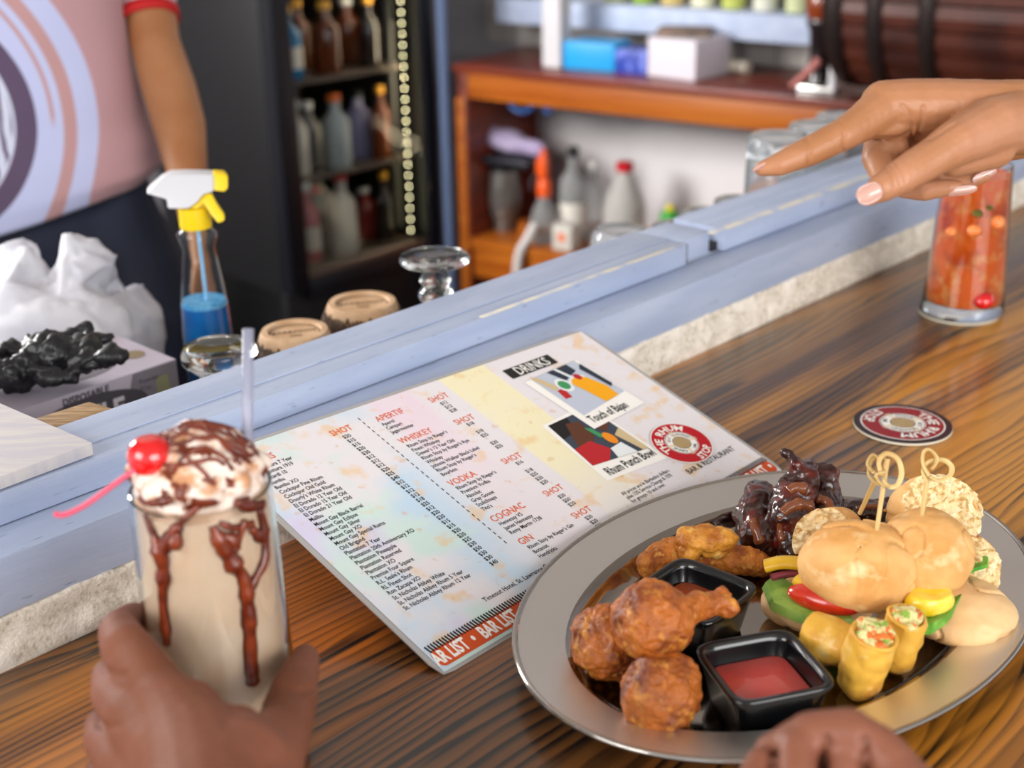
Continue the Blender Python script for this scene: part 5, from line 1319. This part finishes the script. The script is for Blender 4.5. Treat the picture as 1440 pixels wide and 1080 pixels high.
tri = 'abx bcn bnx cdn den eno efo fgp fpo ghp hip ipq opq ijq jkq kqt klt lmw ltw nrx nro ros oqs qst rus usv svt vtw rux uxy uyz yzB uvz vzA vwA wmA'.split()
ks = list(bp_); idx = {k: i for i, k in enumerate(ks)}; nK = len(ks)
bd = (CAM * 0 + Vector((_f.x, _f.y, 0)).normalized())
V = [bp_[k] for k in ks] + [bp_[k] + bd * (.03 if k in 'bcdefghi' else .12) + Vector((0, 0, -.0 if k in 'cdfgh' else -.02)) for k in ks]
Fc = [tuple(idx[c] for c in t) for t in tri] + [tuple(nK + idx[c] for c in reversed(t)) for t in tri]
from collections import Counter
ec = Counter()
for t in tri:
    for q in range(3): ec[frozenset((t[q], t[(q + 1) % 3]))] += 1
for e_, n_ in ec.items():
    if n_ == 1: a_, b_ = sorted(e_); Fc.append((idx[a_], idx[b_], nK + idx[b_], nK + idx[a_]))
me = bpy.data.meshes.new('bag'); me.from_pydata([tuple(v) for v in V], [], Fc)
bm = bmesh.new(); bm.from_mesh(me); bmesh.ops.recalc_face_normals(bm, faces=bm.faces)
bmesh.ops.triangulate(bm, faces=bm.faces); bmesh.ops.subdivide_edges(bm, edges=bm.edges, cuts=5, use_grid_fill=True); bm.normal_update(); bm.to_mesh(me); bm.free()
for v in me.vertices: v.co.z = max(v.co.z, IZ + .001)
o = tag(put('plastic_bag', me, M['film'], None, Vector((at(60, 480, dep=1.56).x, at(60, 480, dep=1.56).y, IZ)), disp=crump(22, .018)), 'crumpled white plastic bag with pointed ears behind the glove box', 'plastic bag')
sm_ = o.modifiers.new('s', 'SMOOTH'); sm_.iterations = 1; sm_.factor = .5

# ================================================================== FRIDGE
P0 = at(428, 397, dep=4.0); WF = P0.dot(NB); s0f = P0.dot(DB); zf0 = P0.z
def fr_(s, w, z): return DB * s + NB * w + Vector((0, 0, z))
def sfind(px, z=.2):
    d = ray(px, 200); t = (WF - CAM.dot(NB)) / d.dot(NB); return (CAM + d * t).dot(DB)
sL, sA, sB, sR = sfind(385), sfind(412), sfind(588), sfind(606)
FR = empty('display_fridge', fr_((sL + sR) / 2, WF + .25, FZ), 'tall black glass door display fridge with bright light strip', 'fridge')
M['fblack'] = mat('black_fridge_enamel', '#0c0b0d', .5); M['fframe'] = mat('black_door_frame', '#0d0e14', .35)
def fbox(name, s0, s1, w0, w1, z0, z1, m, parent=FR, bev=.003, label=None):
    V = [fr_(s, w, z) for z in (z0, z1) for s, w in ((s0, w0), (s1, w0), (s1, w1), (s0, w1))]
    o = mk(name, V, BF, m, parent, None if parent else fr_((s0 + s1) / 2, (w0 + w1) / 2, z0), label=label); return bevel(o, bev) if bev else o
FT = 1.0
fbox('side_panel', sL, sL + .03, WF + .02, WF + .62, FZ + .03, FT, M['fblack']); fbox('side_panel', sR - .03, sR, WF + .02, WF + .55, FZ + .03, FT, M['fblack'])
fbox('back_panel', sL, sR, WF + .50, WF + .54, FZ + .03, FT, M['fblack']); fbox('top_panel', sL, sR, WF + .02, WF + .54, FT - .04, FT, M['fblack'])
fbox('base_panel', sL, sR, WF + .0, WF + .50, FZ + .03, zf0 - .02, M['fblack'])
fbox('door_frame', sL, sA, WF - .03, WF + .018, zf0 - .02, FT, M['fframe']); fbox('door_frame', sB, sR, WF - .03, WF + .018, zf0 - .02, FT, M['fframe'])
fbox('door_frame', sA, sB, WF - .03, WF + .018, zf0 - .05, zf0 + .012, M['fframe'])
fbox('bottom_trim', sA, sB, WF - .024, WF - .0, zf0 + .0125, zf0 + .035, mat('worn_steel_trim', '#6d5f54', .4, .6))
fbox('glass_pane', sA, sB, WF - .012, WF - .008, zf0 + .036, FT - .03, mat('fridge_glass', '#e9eef0', .02, trans=1, ior=1.05), bev=0)
M['fint'] = mat('fridge_interior', '#4b4647', .5)
fbox('inner_lining', sA - .02, sB + .02, WF + .47, WF + .495, zf0, FT - .05, M['fint'], bev=0)
M['shelfm'] = mat('fridge_shelf', '#5c5048', .4, .4)
shz = []
for px, py in ((470, 98), (480, 228), (480, 345)):
    d = ray(px, py); t = (WF + .12) / d.dot(NB); shz.append((CAM + d * t).z)
shz = [shz[0], shz[1], zf0 + .03]
for z in shz: fbox('wire_shelf', sA - .02, sB + .01, WF + .05, WF + .46, z - .012, z, M['shelfm'])
M['ledm'] = mat('led_lamp', '#fff3cf', .4, emit='#fff0b8', es=110)
fbox('light_strip', sfind(563) - .012, sfind(563) + .012, WF + .030, WF + .036, zf0 + .08, FT - .05, mat('strip_base', '#2a2420', .7), bev=0)
tp = None
for k in range(34):
    py = 322 - k * 15.25
    d = ray(576 - k * .70, py); t = (WF + .022) / d.dot(NB); p = CAM + d * t
    if p.z > FT - .06: break
    V, Fc = ell_vf(p, (.0030, .0030, .0030), None, 10)
    mk('led', V, Fc, M['ledm'], FR)
fl = bpy.data.lights.new('fridge_light', 'AREA'); fl.shape = 'RECTANGLE'; fl.size = .03; fl.size_y = 1.2; fl.energy = 2.2; fl.color = (1, .82, .55)
flo = bpy.data.objects.new('fridge_light', fl); COL.objects.link(flo); flo.location = fr_(sfind(566), WF + .05, .1)
flo.rotation_euler = (fr_(sA, WF + .4, .0) - flo.location).to_track_quat('-Z', 'Y').to_euler()
def bottle(c, h, r, m, capm, label, cat='bottle', grp=None, shape='wine', lab=None, name='bottle', labh=(.15, .45)):
    t = empty(name, c, label, cat, grp)
    if shape == 'wine': pr = [(0, 0), (r * .93, 0), (r, h * .02), (r, h * .58), (r * .9, h * .66), (r * .42, h * .76), (r * .36, h * .80), (r * .36, h * .93), (0, h * .93)]
    elif shape == 'jug': pr = [(0, 0), (r * .9, 0), (r, h * .04), (r, h * .45), (r * .85, h * .60), (r * .45, h * .82), (r * .25, h * .90), (r * .25, h * .94), (0, h * .94)]
    else: pr = [(0, 0), (r * .92, 0), (r, h * .03), (r, h * .78), (r * .8, h * .88), (r * .4, h * .91), (r * .4, h * .94), (0, h * .94)]
    lathe('bottle_body', pr, c, m, t, 20)
    lathe('cap', [(r * .40, h * .90), (r * .42, h * .91), (r * .42, h * .99), (r * .36, h), (0, h)], c, capm, t, 16)
    if lab:
        lathe('label', [(r * 1.012, h * labh[0]), (r * 1.015, h * labh[1])], c, lab, t, 20) if False else mk('label', *(lambda vf: (vf[0], vf[1][:20]))(lathe_vf([(r * 1.015, h * labh[0]), (r * 1.015, h * labh[1])], c, 20)), lab, t)
    return t
colr = {k: mat('bottle_' + k, c, .15, coat=.3) for k, c in dict(teal='#0a6d9c', amber='#5a2810', dark='#221a18', red='#8e2420', cream='#c9bfb0', pink='#b86a6a', grey='#6d6a6c', lav='#8b86a8', clear='#9aa0a0').items()}
capc = {k: mat('cap_' + k, c, .4) for k, c in dict(gold='#d79a2c', white='#e2dfdc', red='#c8202a', black='#131313', orange='#e86a18', yellow='#e8d21c').items()}
random.seed(11)
rows_ = [(shz[0], [(425, 'teal', 'gold', .20, .036), (447, 'amber', 'gold', .20, .034), (474, 'amber', 'gold', .20, .034), (500, 'amber', 'white', .19, .032), (524, 'dark', 'gold', .20, .032), (545, 'amber', 'gold', .19, .030)], 'top'),
         (shz[1], [(426, 'cream', 'white', .22, .030), (450, 'grey', 'white', .19, .036), (478, 'clear', 'orange', .22, .036), (505, 'lav', 'black', .20, .036), (533, 'amber', 'gold', .22, .032)], 'middle'),
         (shz[2], [(432, 'pink', 'white', .24, .032), (452, 'grey', 'red', .20, .032), (478, 'cream', 'red', .25, .038), (505, 'red', 'white', .17, .034), (532, 'dark', 'gold', .22, .030), (552, 'clear', 'gold', .20, .026)], 'bottom')]
cn_ = {'teal': 'teal', 'amber': 'amber', 'dark': 'dark', 'cream': 'cream', 'grey': 'grey', 'clear': 'clear', 'lav': 'lavender', 'pink': 'pink', 'red': 'red'}
ordn = ['first', 'second', 'third', 'fourth', 'fifth', 'sixth']
for z, lst, nm in rows_:
    for i, (px, m, cp_, h_, r_) in enumerate(lst):
        s = sfind(px); s += .13 * .0; c = fr_(s, WF + .12, z + .0005)
        # move along the row so that the bottle stands at its column
        d = ray(px, 200); t = (WF + .11 + .10 * (i % 2)) / d.dot(NB); q = CAM + d * t; c = Vector((q.x, q.y, z + .0005))
        bottle(c, h_, r_, colr[m], capc[cp_], '%s bottle, %s from the left on the %s fridge shelf' % (cn_[m], ordn[i], nm), grp='bottles in the fridge', lab=colr['cream'] if m in ('teal', 'pink') else None)

# ================================================================== CABINET CONTENTS
def onc(px, py, t, z=None):
    """point of the plane parallel to the cabinet front, t behind it, seen at a pixel"""
    d = ray(px, py); k = ((Vector((CA.x, CA.y, 0)) + E2 * t - CAM).dot(E2)) / d.dot(E2); return CAM + d * k
def stand(px, t, z): p = onc(px, 300, t); s = cpx(px, t, z); return cb(s, t, z + .0006)
MP = 3.95 / F
M['clr'] = mat('clear_bottle', '#d9dcdc', .08, trans=.75, ior=1.1)
M['milky'] = mat('milky_plastic', '#c9c6c2', .4, trans=.3, ior=1.1)
WL = mat('white_label', '#d9d5cc', .6)
# blender cup and lid
c = stand(710, .14, ZSH)
t = empty('blender_cup', c, 'glass blender jug under a dark tray at the left of the lower shelf', 'blender jug')
lathe('jug_body', [(.035, 0), (.038, .01), (.034, .03), (.048, .05), (.056, .11), (.050, .17), (.043, .20), (0, .20)], c, mat('smoky_glass', '#7c7671', .1, .5), t, 28)
lathe('jug_lid', [(.046, .195), (.046, .215), (.02, .222), (0, .222)], c, capc['black'], t, 24)
c2_ = c + E1 * .045 + Vector((0, 0, .223))
t = tag(box('dark_tray', c2_ + Vector((0, 0, .013)), .19, .15, .024, mat('black_tray', '#191a22', .4), None, CBZ, .008), 'black tray balanced on the blender jug', 'tray')
cl = c2_ + Vector((0, 0, .0255))
ps = chain([(cl + E1 * -.075 + Vector((0, 0, .045)), .034), (cl + E1 * -.03 + Vector((0, 0, .032)), .030), (cl + E1 * .04 + Vector((0, 0, .028)), .026), (cl + E1 * .09 + Vector((0, 0, .026)), .024)])
ps += chain([(cl + E1 * -.085 + Vector((0, 0, .055)), .030), (cl + E1 * -.02 + E2 * .03 + Vector((0, 0, .035)), .030)])
tag(put('folded_cloth', fuse(ps, .005, 3), mat('lavender_cloth', '#b3a5c4', .9, c2='#a394b6', s2=20, bump=.4, bs=80), None, cl, disp=lump(.007, 16, .003, 45, seed=3)), 'rolled lavender cloth lying on the black tray', 'cloth')
# orange headed spray bottle
c = stand(766, .09, ZSH)
t = empty('spray_bottle', c, 'small clear spray bottle with orange trigger head in the cabinet', 'spray bottle')
lathe('bottle_body', [(0, 0), (.04, 0), (.044, .01), (.044, .07), (.036, .10), (.018, .135), (.017, .15), (0, .15)], c, M['clr'], t, 24)
OR = mat('orange_plastic', '#e8581a', .35)
lathe('collar', [(.022, .145), (.023, .15), (.022, .19), (.014, .20), (0, .20)], c, OR, t, 20)
o = box('trigger_head', c + Vector((0, 0, .232)) - E1 * .004, .034, .03, .06, OR, t, CBZ, .006); 
lathe('head_tip', [(.013, .255), (.012, .275), (.006, .29), (0, .292)], c, OR, t, 16)
tube('trigger_lever', [c - E1 * .016 - E2 * .014 + Vector((0, 0, .215)), c - E1 * .034 - E2 * .018 + Vector((0, 0, .19)), c - E1 * .036 - E2 * .018 + Vector((0, 0, .165))], .006, mat('dark_grey_plastic', '#34333a', .5), t)
bottle(stand(806, .16, ZSH), .290, .044, M['clr'], capc['black'], 'clear glass bottle with square black stopper and cream label', shape='wine', lab=WL, labh=(.1, .42))
bottle(stand(833, .22, ZSH), .24, .034, M['clr'], capc['white'], 'dim clear bottle standing behind the black stoppered one', shape='wine')
c = stand(797, .05, ZSH)
t = tag(box('white_pot', c + Vector((0, 0, .042)), .070, .06, .082, mat('white_pot', '#c9c4bc', .5), None, CBZ, .008), 'small white square pot with orange mark before the bottles', 'pot')
mk('orange_mark', [c + Vector((0, 0, .045)) - E2 * .0305 + E1 * (.014 * math.cos(2 * math.pi * i / 12)) + Vector((0, 0, .014 * math.sin(2 * math.pi * i / 12))) for i in range(12)], [tuple(range(12))], capc['orange'], t, smooth=False)
bottle(stand(877, .17, ZSH), .262, .064, M['milky'], capc['red'], 'milky plastic jug with red cap in the cabinet', shape='jug')
bottle(stand(940, .10, ZSH), .172, .029, mat('green_plastic', '#2f9a34', .3), capc['yellow'], 'little green bottle with yellow cap at the right in the cabinet', shape='straight')
tube('white_hose', smoothpath([onc(752, 315, .02), onc(742, 335, .0), onc(731, 355, -.015), onc(727, 385, -.02), onc(728, 420, -.02)], 5), .014, mat('white_hose', '#cfcbc9', .5))
tag(bpy.data.objects['white_hose'], 'white hose hanging over the lower cabinet shelf', 'hose')
# cable loop under the top
pp = [onc(x, y, .045) for x, y in ((718, 132), (720, 150), (735, 157), (750, 150), (758, 135), (770, 158), (782, 140))]
tag(tube('blue_cable', smoothpath(pp, 5), .008, mat('blue_cable', '#1d4a86', .4)), 'blue cable loops hanging under the cabinet top', 'cable')
tag(tube('wooden_spoon_block', [stand(738, .07, ZSH), stand(738, .07, ZSH) + Vector((0, 0, .06))], .02, M['orange']), 'short wooden peg block between the jug and spray bottle', 'wooden block')
bpy.data.objects['wooden_spoon_block'].name = 'wooden_block'
# on the cabinet top
zc_ = ZT + .0006
c = stand(783, .10, zc_)
tag(box('white_post', c + Vector((0, 0, .30)), .062, .062, .598, mat('white_post_paint', '#c9c6ca', .5), None, CBZ, .004), 'white square post standing on the cabinet top', 'post')
def onbox(px0, px1, t, hpx, dpt, m, nm, label, cat, az=0, bev=.003):
    s0, s1 = cpx(px0, t, zc_), cpx(px1, t, zc_); w = s1 - s0; h = hpx * MP
    return tag(box(nm, cb((s0 + s1) / 2, t + dpt / 2, zc_ + h / 2), w, dpt, h, m, None, CBZ + az, bev), label, cat)
bb = onbox(791, 861, .09, 38, .11, mat('cyan_box', '#1296d6', .4), 'blue_box', 'bright cyan blue cardboard box beside the white post', 'box', 4)
onbox(865, 908, .09, 32, .09, mat('navy_pack', '#2a3fa0', .4, c2='#6a7ad0', s2=22, lo=.5, hi=.55), 'blue_pack', 'dark blue patterned pack between blue box and white box', 'pack')
wb = onbox(912, 985, .08, 52, .17, mat('white_carton', '#cfc9d2', .6), 'white_box', 'white lidded cardboard box on the cabinet top', 'box', -8)
s0 = cpx(948, .15, zc_); 
tag(box('folded_papers', cb(s0 + .02, .17, zc_ + 52 * MP + .010), .15, .12, .016, mat('brown_papers', '#8a7468', .8, c2='#5d5048', s2=12), None, CBZ + 20, .003), 'folded brown papers lying on the white box', 'papers')
p0 = stand(1008, .26, zc_) + Vector((0, 0, .02)); p1 = stand(1052, .24, zc_) + Vector((0, 0, .018))
tag(tube('paper_roll', [p0, p1], .018, mat('cream_roll', '#c9c2b2', .7), n=20), 'cream paper roll lying right of the white box', 'paper roll')
c = stand(1149, .12, zc_)
t = empty('dark_bottle', c, 'dark waisted wooden bottle shape with amber top before the barrel', 'bottle')
lathe('bottle_body', [(0, 0), (.036, 0), (.036, .01), (.028, .03), (.026, .10), (.030, .15), (.040, .175), (.036, .185), (0, .185)], c, mat('near_black_wood', '#1b1013', .25, coat=.5), t, 28)
lathe('amber_top', [(.036, .184), (.043, .20), (.044, .23), (.036, .26), (.02, .28), (.018, .32), (0, .32)], c, mat('amber_wood', '#7c3410', .25, coat=.5), t, 28)
tag(tube('pink_pestle', [onc(1112, 122, .02), onc(1140, 98, .04), onc(1152, 84, .05)], [.008, .011, .013], mat('pink_wood', '#a8625c', .4)), 'pinkish wooden stick leaning across the cabinet edge', 'stick')
tag(box('bar_rail_clamp', stand(1150, .05, zc_) + Vector((0, 0, .012)), .10, .05, .022, M['steel'], None, CBZ, .005), 'small steel stand at the foot of the dark bottle', 'stand')
bpy.data.objects['bar_rail_clamp'].name = 'steel_stand'
c = stand(1169, .04, zc_)
tag(tube('white_rod', [c, c + Vector((0, 0, .5))], .011, mat('white_rod', '#cfccd0', .4)), 'thin white upright rod beside the barrel head', 'rod')
# barrel lying on its side
M['stave'] = mat('barrel_stave', '#4c2216', .45, c2='#331610', s2=9, stretch=(1, 1, 1), bump=.2, bs=40, coat=.2)
M['hoop'] = mat('iron_hoop', '#2b211f', .5, .5)
s0 = cpx(1178, .02, zc_); rb_ = .235; bl = .86
bc = cb(s0, .115, ZT + .0006) + Vector((0, 0, .265))
br = empty('wooden_barrel', bc - Vector((0, 0, .265)), 'dark red brown wooden barrel with iron hoops lying on its side', 'barrel')
def brr(x): return rb_ * (1 + .10 * math.sin(math.pi * x))
NSt = 26
for k in range(NSt):
    V = []; Fc = []; a0 = 2 * math.pi * k / NSt + .012; a1 = 2 * math.pi * (k + 1) / NSt - .012
    for j in range(11):
        x = j / 10; r = brr(x)
        for a, rr2 in ((a0, r - .001), ((a0 + a1) / 2, r + .0025), (a1, r - .001), (a1, r - .022), (a0, r - .022)):
            V.append(bc + E1 * (bl * x) + E2 * (rr2 * math.cos(a)) + Vector((0, 0, rr2 * math.sin(a))))
    for j in range(10):
        for i in range(5): a = j * 5 + i; b = j * 5 + (i + 1) % 5; Fc.append((a, b, b + 5, a + 5))
    Fc.append((4, 3, 2, 1, 0)); Fc.append(tuple(range(50, 55)))
    mk('stave', V, Fc, M['stave'], br, smooth=False)
for x0, x1 in ((0.0, .055), (.13, .175), (.28, .325), (.68, .72), (.83, .87), (.95, 1.0)):
    V, Fc = lathe_vf([(brr(x0) + .003, bl * x0), (brr(x0) + .0055, bl * x0), (brr(x1) + .0055, bl * x1), (brr(x1) + .003, bl * x1)], bc, 64, axis=E1, closed=True); mk('hoop', V, Fc, M['hoop'], br)
for x in (.03, .97):
    V, Fc = lathe_vf([(brr(x) - .018, bl * x - .008), (brr(x) - .018, bl * x + .008)], bc, 40, axis=E1); mk('barrel_head', V, Fc, M['stave'], br, smooth=False)
# bottles on the blue wall shelf: only the bases show
cols = ['#c9cfa0', '#d8d8c8', '#b8c060', '#e0dcc0', '#c8b070', '#8fae3c']
smax = cpx(1146, .24, .2)
for i in range(16):
    s = .36 + i * .098
    if s > smax - .05: break
    s = s; c = cb(s, .33, ZB + .0006)
    bottle(c, .29, .036, mat('shelf_glass_%d' % i, cols[(i * 5) % 6], .12, coat=.3), capc['gold' if i % 3 else 'black'], '%s bottle, %s in the row on the blue wall shelf' % (['sage', 'ivory', 'lime', 'cream', 'amber', 'green'][(i * 5) % 6], ['first from the left', 'second', 'third', 'fourth', 'fifth', 'sixth', 'seventh', 'eighth', 'ninth', 'tenth', 'eleventh', 'twelfth', 'thirteenth', 'fourteenth', 'fifteenth', 'sixteenth'][i]), grp='bottles on the blue wall shelf')
